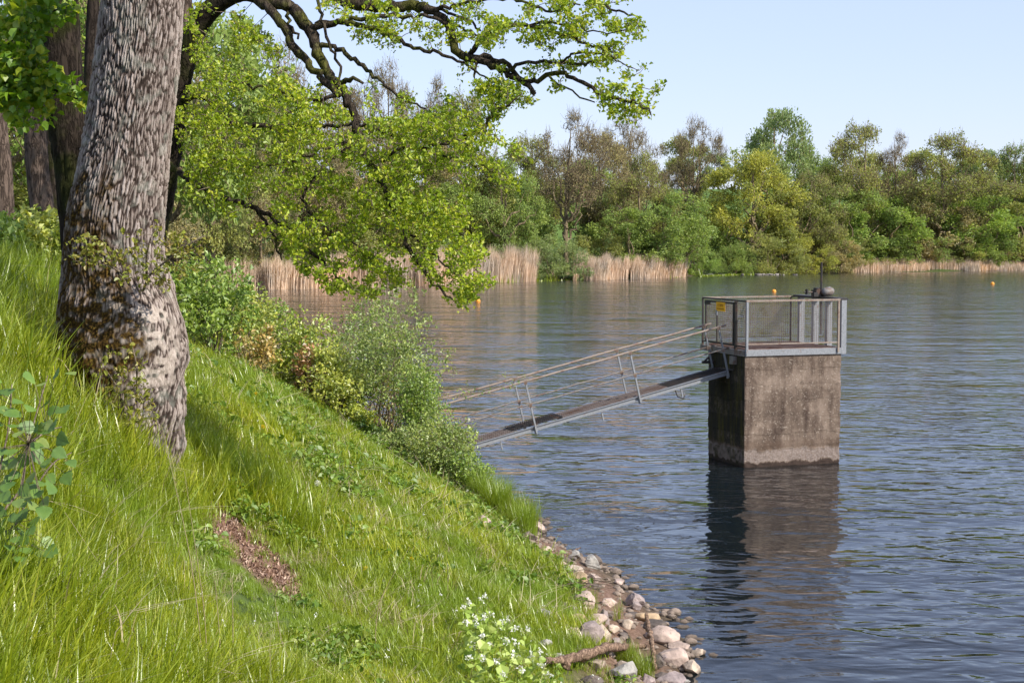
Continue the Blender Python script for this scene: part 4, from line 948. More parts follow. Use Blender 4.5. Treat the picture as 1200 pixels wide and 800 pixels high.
LIMBS = [ # (px, py, depth, half width px)
 [(300, -4, 16.8, 7), (309, 4, 16.7, 6), (325, 18, 16.6, 5.5), (340, 47, 16.5, 5), (352, 63, 16.4, 5), (367, 83, 16.3, 4.5), (381, 97, 16.2, 4.5), (398, 112, 16.1, 4)],
 [(300, -3, 16.8, 8), (330, 4, 16.7, 7.5), (345, 13, 16.7, 7.5), (363, 36, 16.6, 7), (372, 56, 16.5, 6.5), (379, 76, 16.4, 6), (390, 94, 16.3, 6), (401, 104, 16.2, 5.5), (414, 130, 16.1, 5), (421, 160, 16, 5), (432, 188, 15.9, 4), (444, 210, 15.8, 3.5), (456, 232, 15.7, 3)],
 [(401, 98, 16.2, 4), (414, 92, 16.1, 2.5), (426, 98, 16.1, 1.5)],
 [(363, 34, 16.6, 4), (383, 29, 16.5, 3.5), (408, 27, 16.4, 3.2), (435, 34, 16.3, 3), (457, 43, 16.2, 2.5), (491, 58, 16.1, 2.2), (514, 63, 16, 2), (547, 79, 15.9, 1.5), (575, 95, 15.8, 1)],
 [(372, 55, 16.5, 3.5), (390, 55, 16.4, 3), (412, 67, 16.3, 2.8), (435, 85, 16.2, 2.5), (448, 97, 16.1, 2), (470, 115, 16, 1.6), (500, 128, 16, 1)],
 [(370, -30, 16.4, 2.2), (372, 0, 16.3, 2), (379, 34, 16.2, 1.8), (390, 61, 16.1, 1.8), (399, 74, 16.1, 1.6), (397, 97, 16, 1.5)],
 [(336, 10, 16.7, 2.5), (338, 25, 16.6, 2), (346, 36, 16.5, 1.8), (349, 46, 16.5, 1.5)],
 [(305, -6, 16.8, 8), (345, -14, 16.8, 7.5), (385, -6, 16.8, 7), (415, 4, 16.7, 7), (457, 9, 16.6, 6.5), (491, 8, 16.5, 6), (512, 16, 16.4, 5.5), (525, 30, 16.4, 5), (530, 45, 16.3, 5), (536, 62, 16.2, 5), (548, 67, 16.2, 4.8), (560, 70, 16.1, 4.5), (578, 77, 16, 4.2), (597, 87, 15.9, 4), (614, 98, 15.8, 3.2), (626, 110, 15.7, 2.5)],
 [(550, 66, 16.2, 4), (572, 68, 16.1, 3.8), (590, 74, 16, 3.2), (606, 86, 15.9, 3), (622, 97, 15.8, 3), (641, 86, 15.7, 2.8), (660, 87, 15.6, 2.6), (682, 97, 15.5, 2.4), (707, 110, 15.4, 2.2), (731, 119, 15.3, 2), (747, 119, 15.2, 1.4), (763, 135, 15.1, .8)],
 [(370, 29, 16.6, 3), (412, 24, 16.5, 2.6), (457, 18, 16.4, 2.6), (502, 20, 16.3, 2.2), (535, 32, 16.2, 1.6), (560, 42, 16.1, 1)],
 [(590, 84, 15.9, 2.4), (605, 77, 15.8, 2.2), (628, 73, 15.7, 2), (660, 72, 15.6, 1.8), (700, 74, 15.5, 1)],
 [(660, 72, 15.6, 1.6), (668, 66, 15.5, 1.5), (686, 63, 15.4, 1.3), (715, 66, 15.3, 1), (742, 80, 15.2, .6)],
 [(551, 63, 16.2, 3.2), (560, 52, 16.1, 3), (570, 42, 16, 2.8), (580, 35, 16, 2.6), (596, 30, 15.9, 2.5), (621, 31, 15.8, 2.3), (646, 36, 15.7, 2.1), (673, 45, 15.6, 1.8), (695, 54, 15.5, 1.4), (728, 64, 15.4, .8)],
 [(618, 31, 15.8, 1.8), (641, 25, 15.7, 1.6), (664, 31, 15.6, 1.3), (700, 38, 15.5, .9), (740, 36, 15.4, .6)],
 [(512, 10, 16.4, 2), (542, 20, 16.3, 1.7), (563, 36, 16.2, 1.2)],
 [(505, 12, 16.4, 2.4), (554, 3, 16.2, 2), (600, 0, 16, 1.7), (644, 13, 15.8, 1.4), (680, 6, 15.6, 1)],
 [(560, -20, 16.2, 3), (640, -14, 16, 2.4), (690, -2, 15.7, 1.8), (725, 14, 15.5, 1.3), (752, 20, 15.3, .7)],
 [(196, 160, 17.4, 6), (215, 118, 17, 4), (240, 116, 16.8, 3.5), (262, 133, 16.6, 3.4), (278, 146, 16.5, 3.4), (292, 147, 16.4, 3), (315, 150, 16.3, 3), (350, 149, 16.2, 2.8), (390, 147, 16.1, 2.2), (425, 146, 16, 1.8), (465, 160, 15.9, 1.6), (505, 178, 15.8, 1.4), (550, 190, 15.7, 1.2), (590, 208, 15.6, .8)],
 [(330, 150, 16.3, 1.6), (336, 136, 16.2, 1.4), (350, 128, 16.1, 1.2), (375, 126, 16, 1), (400, 130, 15.9, .7)],
 [(188, 190, 17.6, 5), (200, 197, 17.2, 4), (222, 210, 16.9, 3.6), (240, 222, 16.6, 3.6), (262, 232, 16.4, 3.2), (300, 245, 16.1, 2.8), (328, 262, 15.9, 2.5), (352, 282, 15.8, 2.2), (378, 308, 15.7, 1.8), (405, 330, 15.6, 1.2)],
 [(300, 245, 16.1, 2), (318, 270, 16, 1.7), (323, 288, 15.9, 1.4), (330, 305, 15.9, .8)],
 [(450, 218, 15.8, 3), (458, 240, 15.7, 2.8), (466, 258, 15.6, 2.6), (474, 280, 15.5, 2.5), (486, 302, 15.4, 2.3), (500, 322, 15.3, 2), (514, 338, 15.3, 1.5), (532, 352, 15.2, 1)],
 [(470, 265, 15.6, 1.6), (488, 278, 15.5, 1.4), (508, 298, 15.4, 1.2), (530, 318, 15.3, .9), (556, 330, 15.2, .6)],
 [(440, 190, 15.9, 2), (470, 175, 15.8, 1.8), (500, 172, 15.7, 1.8), (535, 165, 15.6, 1.8), (545, 160, 15.5, 1.8), (556, 155, 15.5, 2), (567, 150, 15.5, 2), (572, 140, 15.4, 2), (580, 131, 15.4, 1.6), (597, 121, 15.3, 1.2), (612, 110, 15.3, .7)],
 [(425, 165, 16, 2.2), (395, 180, 15.9, 2), (370, 205, 15.8, 1.8), (355, 235, 15.7, 1.5), (380, 265, 15.6, 1.3), (420, 290, 15.5, 1.1), (445, 320, 15.4, .8)],
 [(398, 110, 16.1, 2.4), (360, 118, 16.2, 2), (320, 105, 16.3, 1.7), (285, 100, 16.4, 1.4), (250, 90, 16.5, 1)],
 [(421, 160, 16, 2.4), (404, 168, 15.9, 2), (350, 185, 15.8, 1.6), (300, 195, 15.8, 1.4), (250, 185, 15.8, 1)],
 [(560, 72, 16.1, 2), (557, 82, 16, 1.5), (556, 92, 16, .8)], [(640, 87, 15.7, 1.6), (655, 100, 15.6, 1.3), (680, 112, 15.6, 1), (697, 120, 15.5, .7)],
]
rg = np.random.default_rng(77); NL = []
for L_ in LIMBS:
    P, R = resample([at(a, b, c_) for a, b, c_, _ in L_], [h_ / F * c_ for _, _, c_, h_ in L_], .05)
    P[1:-1] += .012 * rg.normal(size=(len(P) - 2, 3)); NL.append(P)
    R = R * (1 + .05 * rg.normal(size=len(R)))
    part('limb', MB().tube(P - FB, R, 10).mesh('limb', M['bark_limb'], True), fork)
NL = np.concatenate(NL)
clump = lambda f, a, b: (lambda q: sstep(a, b, noise3(np.stack([q[:, 0] * f, q[:, 1] * f * 1.35, q[:, 0] * 0 + 3.3], -1))))
D1 = [(203, 92), (225, 62), (262, 78), (300, 82), (345, 95), (392, 100), (440, 98), (480, 112), (520, 108), (560, 140), (592, 158), (622, 185), (606, 222), (566, 205), (545, 245), (548, 285), (572, 330), (545, 360), (516, 348), (482, 312),
      (462, 345), (400, 348), (375, 330), (330, 290), (262, 250), (205, 222)]
T1 = in_px_poly(D1, 1850, rg, 14.9, 17.0, clump(.055, -.25, .22))
T1b = in_px_poly([(205, 130), (260, 120), (560, 150), (600, 180), (540, 220), (470, 250), (420, 240), (300, 200), (205, 190)], 380, rg, 15., 17, clump(.04, -.3, .2))
T2 = in_px_poly([(560, 25), (640, 0), (762, 0), (752, 45), (738, 60), (760, 78), (740, 92), (700, 80), (650, 60), (600, 55), (560, 60)], 330, rg, 15.2, 16, clump(.05, -.2, .25))
T3 = in_px_poly([(380, 0), (560, 0), (640, 5), (600, 30), (540, 90), (500, 70), (440, 50), (400, 45)], 240, rg, 15.8, 16.8, clump(.05, -.1, .3))
T4 = in_px_poly([(700, 85), (745, 100), (778, 98), (772, 125), (745, 150), (690, 118)], 90, rg, 15.1, 15.5)
T5 = in_px_poly([(560, 85), (640, 75), (690, 70), (660, 100), (600, 130), (565, 150), (550, 110)], 170, rg, 15.4, 16, clump(.05, -.1, .3))
T6 = in_px_poly([(225, 0), (300, 15), (330, 60), (330, 95), (250, 85), (215, 60)], 130, rg, 16, 17.2, clump(.05, -.1, .3))
T7 = in_px_poly([(560, 95), (600, 110), (570, 165), (540, 150)], 30, rg, 15.3, 15.6)
T8 = in_px_poly([(462, 225), (545, 235), (566, 290), (578, 332), (545, 362), (514, 346), (478, 300)], 300, rg, 14.9, 15.9, clump(.06, -.3, .15))
T9 = in_px_poly([(320, 268), (400, 262), (475, 290), (485, 330), (450, 350), (395, 348), (352, 318)], 230, rg, 15, 16, clump(.06, -.3, .15))
TT = np.concatenate([T8, T9, T1, T1b, T2, T3, T4, T5, T6, T7])
spray(fork, 'twigs', 'foliage', NL, TT, rg, .0035, .0045, 6, .06, .038, M['oak_leaf'], M['twig'], .13, -.05, extra=True, wid=.7)
# unseen crown above the picture, leaf masses placed to shade the left trunks
rg = np.random.default_rng(78); up_l = [[(212, -60, 17.6, 9), (300, -220, 17.5, 7), (380, -330, 17.5, 5), (430, -480, 17.5, 3)], [(60, -120, 18, 18), (120, -260, 18, 10), (220, -400, 18, 7), (300, -560, 18, 4)], [(284, -8, 16.9, 8), (380, -140, 17, 5), (440, -230, 17, 3)],
        [(50, -200, 18, 14), (-60, -380, 18.5, 8), (-160, -480, 19, 4)]]
NU = []
for L_ in up_l:
    P, R = resample([at(a, b, c_) for a, b, c_, _ in L_], [h_ / F * c_ for _, _, c_, h_ in L_], .15); NU.append(P); part('limb', MB().tube(P - FB, R, 10).mesh('limb', M['bark_limb'], True), fork)
cen = np.concatenate([np.array([-1.9, 16.9, 10.4]) + ellip(10, rg) * [2.4, 1.8, 1.4], np.array([-2.8, 19.5, 11.4]) + ellip(8, rg) * [3., 2.4, 1.6], np.array([-6.5, 19, 12.5]) + ellip(8, rg) * [3, 2.6, 2.4]])
T = cen[rg.integers(0, len(cen), 1900)] + ellip(1900, rg) * 1.1; T = T[T[:, 2] > 5.33 + .15 * T[:, 1] + .5]
spray(fork, 'twigs', 'foliage', np.concatenate(NU), T, rg, .004, .005, 12, .2, .11, M['oak_leaf'], M['twig'], .13)

# smaller trunks behind, at the left edge
t3 = empty('maple_tree', tuple(at(58, 300, 24))); tag(t3, 'slim brown trunk left of the dark forked oak standing in bushes', 'tree')
P3, _ = bark_tube('trunk', [(62, 330, 24, 20), (57, 295, 24, 16), (52, 262, 24, 14), (44, 200, 24, 13), (41, 150, 24, 13), (38, 60, 24, 12), (33, -40, 24, 11), (20, -260, 24, 8)], t3, M['bark_grey'], 36, .05)
t4 = empty('maple_tree', tuple(at(8, 300, 26))); tag(t4, 'leaning trunk cut by the left edge with bright maple leaves hanging in front', 'tree')
P4, _ = bark_tube('trunk', [(12, 330, 26, 18), (6, 270, 26, 12), (2, 200, 26, 12), (-4, 140, 26, 11), (-14, 40, 26, 10), (-30, -100, 26, 9)], t4, M['bark_grey'], 36, .05)
t5 = empty('tree', tuple(at(104, 320, 31))); tag(t5, 'thin trunk seen in the gap between the dark fork and the big oak', 'tree')
bark_tube('trunk', [(98, 330, 31, 12), (103, 200, 31, 9), (106, 100, 31, 8), (108, 40, 31, 7.5), (112, -60, 31, 6)], t5, M['bark_shaded'], 24, .05)
t6 = empty('tree', tuple(at(64, 320, 33))); tag(t6, 'thinnest dark trunk between the slim brown trunk and the forked oak', 'tree')
bark_tube('trunk', [(70, 330, 33, 8), (66, 260, 33, 5), (60, 180, 33, 5), (56, 100, 33, 4), (50, 0, 33, 4)], t6, M['bark_shaded'], 20, .05)
rg = np.random.default_rng(41); NM = []
for L_, rt_ in (([(-14, 40, 26, 7), (-60, -10, 22, 4), (-50, 70, 18, 3), (-10, 58, 16.4, 2.6), (14, 50, 16.1, 2.4), (26, 33, 16, 2), (44, 22, 15.9, 1.5), (70, 10, 15.8, 1)], t4), ([(-10, 60, 16.4, 2.2), (14, 66, 16.2, 1.8), (24, 48, 16.1, 1.6), (46, 34, 15.9, 1.2)], t4),
               ([(-40, 80, 17, 3), (0, 90, 16.2, 2.4), (30, 96, 16, 1.8), (60, 104, 15.8, 1.4), (95, 118, 15.7, .8)], t4)):
    P, R = resample([at(a, b, c_) for a, b, c_, _ in L_], [h_ / F * c_ for _, _, c_, h_ in L_], .06); NM.append(P[-int(len(P) * .6):])
    part('branch', MB().tube(P - np.array(t4.location), R, 8).mesh('branch', M['bark_shaded'], True), t4)
T = np.concatenate([in_px_poly([(-10, -10), (86, -10), (92, 22), (60, 26), (44, 45), (48, 72), (70, 90), (104, 118), (96, 126), (66, 122), (44, 150), (18, 148), (-10, 128)], 300, rg, 15.4, 16.8, clump(.05, -.35, .1)),
                    in_px_poly([(-10, 60), (45, 70), (75, 95), (45, 120), (-10, 125)], 90, rg, 15.4, 16.4)])
spray(t4, 'twigs', 'foliage', np.concatenate(NM), T, rg, .003, .004, 7, .1, .078, M['maple_leaf'], M['twig'], .13, hexa=True, wid=.95, up=.6)

# ------------------------------------------------------------------ bushes along the bank
def shrub(px, by, top, wpx, tint, label, seed, nt=520, nl=7, ls=.06, kind='dense', name='shrub', Y=None, cat='bush'):
    rng = np.random.default_rng(seed); b = hit(px, by)
    if Y: b = np.array([(px - 600) / F * Y, Y, hz((px - 600) / F * Y, Y)])
    Hh = at(px, top, b[1])[2] - b[2]; W = wpx / F * b[1] * 1.15
    root = empty(name, tuple(b)); tag(root, label, cat)
    B = ellip(16, rng) * [W * .40, W * .36, Hh * .36] + [0, 0, Hh * .56]; B[:, 2] = np.maximum(B[:, 2], Hh * .12)
    i = rng.integers(0, 16, nt); T = B[i] + ellip(nt, rng) * [W * .25, W * .25, Hh * .24]
    if kind == 'airy': T = T[rng.random(nt) < .3 + .7 * sstep(-.2, .2, noise3(T * 2.5))]; T[:, 2] += .25 * Hh * np.abs(rng.normal(size=len(T))) * .3
    gzl = gz(T[:, 0] + b[0], T[:, 1] + b[1]) - b[2]; T = T[T[:, 2] > gzl + .05]
    limbs = []; t = np.linspace(0, 1, 8)[:, None]
    for e in B[:11]:
        s0 = np.array([rng.normal() * W * .06, rng.normal() * W * .06, -.15]); m_ = s0 + (e - s0) * [.35, .35, .65]
        q = (1 - t) ** 2 * s0 + 2 * t * (1 - t) * m_ + t * t * e; q[1:-1] += rng.normal(size=(6, 3)) * .03
        limbs.append((q, np.linspace(.02, .006, 8)))
    for q, r_ in limbs: part('stem', MB().tube(q, r_, 6).mesh('stem', M['twig'], True), root)
    ch = colonize(np.concatenate([q for q, _ in limbs]), T, rng, .003, .004, .13)
    V, Q_ = tubes(ch, 3); part('twigs', np_mesh('twigs', V, [Q_], M['twig']), root)
    V, T_, va = leaves(T, nl, .1 if ls < .08 else .14, ls, rng, .5, wid=.7); o = part('foliage', np_mesh('foliage', V, [T_], M['shrub_leaf'], False, {'var': va}), root)
    o.color = (*tint, 1); return root
LIME, DGRN, BRONZE, SAGE, YGRN = (.38, .46, .07), (.25, .37, .06), (.46, .36, .12), (.29, .38, .1), (.4, .46, .08)
shrub(244, 408, 298, 105, DGRN, 'leafy green bush right beside the big oak trunk', 1, 620, 7, .085, Y=29)
shrub(222, 380, 318, 60, LIME, 'small yellowish bush showing behind the right side of the big trunk', 14, 300, 7, .06, Y=31)
shrub(282, 412, 340, 88, YGRN, 'yellow green bush between the leafy green bush and the orange maple sapling', 2, 560, 7, .07, Y=33)
shrub(322, 425, 356, 76, DGRN, 'green bush left of the orange tinted maple sapling', 3, 420, 7, .07, Y=35)
shrub(300, 440, 385, 40, BRONZE, 'small reddish maple sapling low in the row of bushes', 15, 150, 6, .08, Y=31.5, name='maple_sapling')
shrub(350, 450, 374, 78, LIME, 'yellow green maple sapling beside the orange one', 4, 420, 7, .08, Y=34, name='maple_sapling')
shrub(366, 455, 385, 38, (.42, .24, .11), 'orange tinted maple sapling in the row of bushes', 5, 130, 6, .08, Y=33, name='maple_sapling')
shrub(385, 482, 408, 50, YGRN, 'pale yellow maple sapling below the orange one', 6, 260, 7, .08, Y=33, name='maple_sapling')
shrub(424, 500, 468, 46, LIME, 'small lime green maple sapling at the edge of the mown looking grass', 7, 170, 6, .08, Y=32.3, name='maple_sapling')
shrub(420, 450, 360, 110, DGRN, 'green bush behind the airy grey green hazel', 16, 520, 7, .06, Y=38)
shrub(458, 490, 356, 122, SAGE, 'tall airy grey green hazel with thin stems above the gangway foot', 8, 1500, 7, .06, 'airy', Y=33.2, name='hazel_shrub')
shrub(400, 455, 385, 60, SAGE, 'low grey green bush between the saplings and the airy hazel', 17, 380, 7, .06, Y=36)
shrub(455, 500, 425, 50, BRONZE, 'thin reddish sapling under the airy hazel', 18, 110, 5, .06, Y=33.5, name='maple_sapling')
shrub(492, 545, 434, 84, DGRN, 'dense green bush at the foot of the gangway', 9, 980, 7, .05, Y=31.3)
shrub(516, 588, 486, 76, (.27, .36, .09), 'dense dull green bush leaning toward the water below the gangway foot', 10, 980, 7, .05, Y=29.6)
shrub(470, 560, 500, 60, SAGE, 'low dull bush with dry stems left of the gangway foot bushes', 11, 420, 6, .05, Y=30.6)
shrub(38, 322, 245, 100, YGRN, 'yellowish bush at the foot of the slim brown trunk', 12, 520, 7, .09, Y=23)
shrub(-5, 300, 250, 70, DGRN, 'green bush at the left edge behind the tall grass', 13, 360, 7, .09, Y=22)
shrub(75, 325, 270, 50, LIME, 'small bush between the big oak and the slim brown trunk', 19, 260, 7, .08, Y=22)
sp_ = hit(545, 470)
# a spray of hazel twigs reaching across the gangway rail
rg = np.random.default_rng(51); root = empty('hazel_branch', tuple(at(520, 478, 34))); tag(root, 'thin leafy twig reaching out across the gangway handrail', 'branch')
P, R = resample([at(500, 470, 34), at(545, 462, 34.5), at(580, 455, 34.8), at(612, 438, 35)], [.01, .008, .006, .003], .08); part('stem', MB().tube(P - np.array(root.location), R, 5).mesh('stem', M['twig']), root)
T = P[rg.integers(3, len(P), 60)] + rg.normal(size=(60, 3)) * [.15, .1, .12]; o = spray(root, 'twigs', 'foliage', P, T, rg, .002, .002, 2, .05, .055, M['shrub_leaf'], M['twig']); o.color = (*SAGE, 1)

shrub(545, 600, 530, 60, DGRN, 'low bush at the water between the dull green bush and the sedge', 20, 420, 7, .05, Y=29.2)
shrub(395, 500, 425, 80, YGRN, 'yellow green bush in front of the airy grey green hazel', 21, 420, 7, .07, Y=32.6)
# ------------------------------------------------------------------ hazel seedling at the left edge, leaf by leaf
def leaf_mesh(seed):
    n = 9; t = np.linspace(0, 1, n); wd = np.sin(np.pi * t ** .62) ** .8 * .40; wd[0] = wd[-1] = .005; rng = np.random.default_rng(seed)
    V = []; bend = rng.uniform(-.25, -.05)
    for k in range(n):
        zc = bend * t[k] ** 2; z = .05 + .02 * (k % 2); e = wd[k] * (1 + .07 * (-1) ** k)
        V += [(t[k], -e, zc + z * .6), (t[k], -e * .5, zc + .05), (t[k], 0, zc), (t[k], e * .5, zc + .05), (t[k], e, zc + z * .6)]
    Q_ = [(k * 5 + j, k * 5 + j + 1, k * 5 + j + 6, k * 5 + j + 5) for k in range(n - 1) for j in range(4)]
    return np_mesh('leaf', V, [Q_], M['hazel_leaf'], True, {'var': np.full(len(V), rng.random())})
LM = [leaf_mesh(k) for k in range(5)]
hr = empty('hazel_seedling', tuple(at(-10, 640, 8.9))); tag(hr, 'young hazel with broad toothed leaves at the left edge', 'plant'); hb = np.array(hr.location)
STEMS = [[(-12, 640), (5, 598), (25, 570), (33, 520), (47, 470), (56, 440)], [(-12, 640), (-2, 560), (10, 500), (14, 450)], [(-12, 640), (20, 612), (30, 590), (60, 545), (84, 530)], [(33, 520), (55, 505), (72, 500)]]
SN = []
for st_ in STEMS:
    P, R = resample([at(a, b, 8.9 + .1 * k) for k, (a, b) in enumerate(st_)], np.linspace(.008, .003, len(st_)), .03); SN.append(P); part('stem', MB().tube(P - hb, R, 6).mesh('stem', M['twig'], True), hr)
SN = np.concatenate(SN)
LP_ = [(14, 484), (21, 508), (45, 535), (84, 542), (54, 543), (16, 557), (21, 589), (5, 582), (14, 606), (17, 645), (26, 603), (58, 498), (42, 501), (72, 515), (33, 442), (66, 438), (84, 437), (10, 459), (52, 473), (42, 578), (70, 531), (9, 624), (35, 478), (26, 541), (2, 530), (-4, 500), (36, 560), (60, 560), (28, 625), (4, 655), (74, 480), (48, 450), (20, 470), (0, 600), (12, 530), (30, 500), (50, 520), (62, 480), (2, 480), (40, 612), (8, 570), (24, 660), (78, 560), (-8, 620), (30, 645)]
rg = np.random.default_rng(61)
LP_ += [(rg.uniform(-8, 62), rg.uniform(440, 655)) for _ in range(45)]
for k, (a, b) in enumerate(LP_):
    p = at(a, b, 8.75 + rg.uniform(-.35, .3)); j = np.argmin(np.sum((SN - p) ** 2, 1)); d = Vector(p - SN[j]); d.normalize(); d = Vector((d.x + rg.normal() * .3, d.y - .4 + rg.normal() * .3, d.z * .4 - .25)); sz = rg.uniform(.07, .115)
    o = part('leaf', LM[k % 5], hr); nrm = Vector((rg.normal() * .35, -.75 + rg.normal() * .25, .65 + rg.normal() * .25)); ys = nrm.cross(d).normalized(); zs = d.cross(ys).normalized(); q = Matrix((d, ys, zs)).transposed().to_quaternion(); o.rotation_mode = 'QUATERNION'; o.rotation_quaternion = q
    o.location = Vector(p - hb) - d.normalized() * sz * .5; o.scale = (sz, sz, sz)
ch = [(np.array([SN[np.argmin(np.sum((SN - (np.array(o.location) + hb)) ** 2, 1))], np.array(o.location) + hb]) - hb, [.002, .0015]) for o in hr.children if o.name.startswith('leaf')]
V, Q_ = tubes(ch, 4); part('leaf_stalks', np_mesh('leaf_stalks', V, [Q_], M['twig']), hr)

# ------------------------------------------------------------------ garlic mustard with white flowers
FL = [(568, 698), (564, 702), (550, 705), (543, 711), (575, 720), (567, 722), (556, 724), (545, 729), (558, 733), (565, 744), (554, 753), (594, 725), (589, 730), (603, 738), (618, 739), (593, 750), (604, 753), (603, 767), (567, 772), (582, 775), (635, 764), (623, 768), (635, 779), (644, 791), (575, 755), (548, 770), (590, 790), (612, 785)]
rg = np.random.default_rng(71)
for k, (px, py) in enumerate(FL):
    b = hit(px + rg.uniform(-4, 4), min(py + rg.uniform(55, 80), 850)); top = at(px, py, b[1]); root = empty('garlic_mustard', tuple(b)); h_ = top[2] - b[2]
    tag(root, {0: 'tallest garlic mustard whose white head stands highest in the patch', 3: 'garlic mustard at the left edge of the patch with a white head', 14: 'garlic mustard set apart on the right with its white head below the grey stone', 11: 'garlic mustard with a white head in the upper right of the patch',
               20: 'garlic mustard in front of the upper grey stone above the driftwood', 23: 'garlic mustard at the bottom edge beside the driftwood fork', 25: 'low garlic mustard at the lower left of the patch'}.get(k, 'garlic mustard plant with heart shaped leaves and small white flower head near the bottom edge'), 'plant', 'garlic mustard plants in flower')
    e = top - b; t = np.linspace(0, 1, 6)[:, None]; P = e * t + np.array([.02, 0, 0]) * np.sin(t * 3); part('stem', MB().tube(P, np.linspace(.004, .002, 6), 5).mesh('stem', M['herb']), root)
    n = 17; fr_ = rg.uniform(.08, .93, n); C = P[0] + e * fr_[:, None]; a = rg.uniform(0, 6.28, n); C = C + np.stack([np.cos(a), np.sin(a), a * 0], -1) * (.035 + .06 * (1 - fr_))[:, None]
    Vl, Tl, va = leaves(C, 1, .01, .075, rg, .9, wid=1.05, hexa=True); part('leaves', np_mesh('leaves', Vl, [Tl], M['herb_bright'] if 'herb_bright' in M else M.setdefault('herb_bright', leaf_mat('pale_herb_leaf', [(0, (.3, .43, .06)), (1, (.46, .55, .13))], .35)), False, {'var': va}), root)
    Vl, Tl, va = leaves(np.tile(e, (9, 1)) + rg.normal(size=(9, 3)) * .014, 3, .012, .02, rg, .5, wid=.9); part('flower_head', np_mesh('flower_head', Vl, [Tl], M['petal_white'], False, {'var': va}), root)

# ------------------------------------------------------------------ dandelions
def dandelion(px, py, kind, label):
    b = hit(px, py + 20); top = at(px, py, b[1]); root = empty('dandelion', tuple(b)); e = top - b; tag(root, label, 'flower')
    t = np.linspace(0, 1, 5)[:, None]; part('stem', MB().tube(e * t, np.full(5, .003), 5).mesh('stem', M['herb']), root)
    rng = np.random.default_rng(int(px))
    if kind == 'clock':
        D = rvec(130, rng); ch = [(np.array([e, e + d * .026]), [.0006, .0006]) for d in D]; V, Q_ = tubes(ch, 3)
        V2, T2_, va = leaves(e + D * .028, 3, .004, .011, rng, 0, out=D, wid=.5); part('seed_head', np_mesh('seed_head', np.concatenate([V, V2]), [Q_, T2_ + len(V)], M['petal_white'], False, {'var': np.concatenate([np.full(len(V), .5), va])}), root)
    else:
        V, T_, va = leaves(np.tile(e, (30, 1)), 2, .004, .026, rng, 1., wid=.3); part('flower_head', np_mesh('flower_head', V, [T_], M['petal_yellow'], False, {'var': va}), root)
for px, py, kd, lb in ((372, 566, 'clock', 'white dandelion clock uphill of the other big clock'), (351, 600, 'clock', 'large white dandelion clock near the top of the dirt path'), (308, 489, 'clock', 'white dandelion clock just above a yellow flower'),
                       (312, 535, 'clock', 'small white dandelion clock in the middle of the slope'), (516, 652, 'clock', 'white dandelion clock left of the shore stones'), (308, 500, 'y', 'yellow dandelion flower just below a white clock'),
                       (300, 461, 'y', 'yellow dandelion flower high on the slope near the bushes'), (428, 666, 'y', 'yellow dandelion flower below the thin stick on the slope'), (68, 340, 'y', 'yellow flower left of the big oak trunk'), (482, 655, 'y', 'small yellow flower left of the white clock by the stones')):
    dandelion(px, py, kd, lb)

# dry stalks standing in the long grass
for k, st_ in enumerate([[(240, 800), (224, 660), (190, 500)], [(239, 800), (240, 724), (216, 552)], [(208, 788), (160, 724), (76, 600)], [(200, 768), (150, 700), (112, 648)], [(160, 788), (120, 752), (84, 720)], [(272, 800), (273, 740), (272, 676)],
                         [(40, 800), (22, 765), (0, 732)], [(260, 800), (257, 740), (252, 680)], [(350, 800), (330, 750), (322, 700)], [(440, 740), (447, 700), (480, 640)]]):
    Y = hit(st_[0][0], min(st_[0][1] + 30, 830))[1]; P, R = resample([at(a, b, Y + .12 * j) for j, (a, b) in enumerate(st_)], [.0035, .0028, .0014], .08); b0 = P[0].copy(); b0[2] = hz(b0[0], b0[1]); P = np.vstack([b0, P]); R = np.concatenate([[.0038], R])
    tag(part('dry_stalk', MB().tube(P - b0, R, 4).mesh('dry_stalk', M['dry']), None, tuple(b0)), ['longest dry stalk rising from the bottom edge to the foot of the big oak', 'dry stalk crossing the longest one just below the oak foot', 'long dry stalk leaning left over the long grass',
        'dry stalk leaning left beside the longer leaning one', 'short dry stalk leaning left near the bottom edge', 'upright dry stalk just below the bare earth path', 'bent dry stalk in the bottom left corner', 'short dry stalk right of the longest one at the bottom edge',
        'dry stalk right of the bare earth path at the bottom', 'dry stalk leaning right in the middle of the slope'][k], 'stalk', 'dry stalks in the long grass')

# ------------------------------------------------------------------ grass: tufts scattered with geometry nodes
def tuft(seed, nb, h0, h1, spread, wdt, flop, mat, var=(0, .92)):
    rng = np.random.default_rng(seed); V = []; n = nb
    b = rng.normal(size=(n, 2)) * spread; a = rng.uniform(0, 6.28, n); h_ = rng.uniform(h0, h1, n); fl = np.abs(rng.normal(flop, flop * .5, n)) * h_; side = np.stack([-np.sin(a), np.cos(a)], -1)
    dirv = np.stack([np.cos(a), np.sin(a)], -1); P = []
    for t, wf in ((0, 1.), (.4, .95), (.75, .65), (1., 0)):
        c = b + dirv * (fl * t ** 2)[:, None]; z = h_ * (t - .22 * (fl / h_) * t ** 2) - .03; wv = side * (wdt * wf)
        if wf: P += [np.column_stack([c - wv, z]), np.column_stack([c + wv, z])]
        else: P += [np.column_stack([c, z])]
    V = np.stack(P, 1).reshape(-1, 3); i = (np.arange(n) * 7)[:, None]
    va = rng.uniform(*var, n); dry = rng.random(n) < .025; va[dry] = 1.
    me = np_mesh('tuft', V, [i + [0, 1, 3, 2], i + [2, 3, 5, 4], i + [4, 5, 6]], mat, True, {'var': np.repeat(va, 7)})
    return me
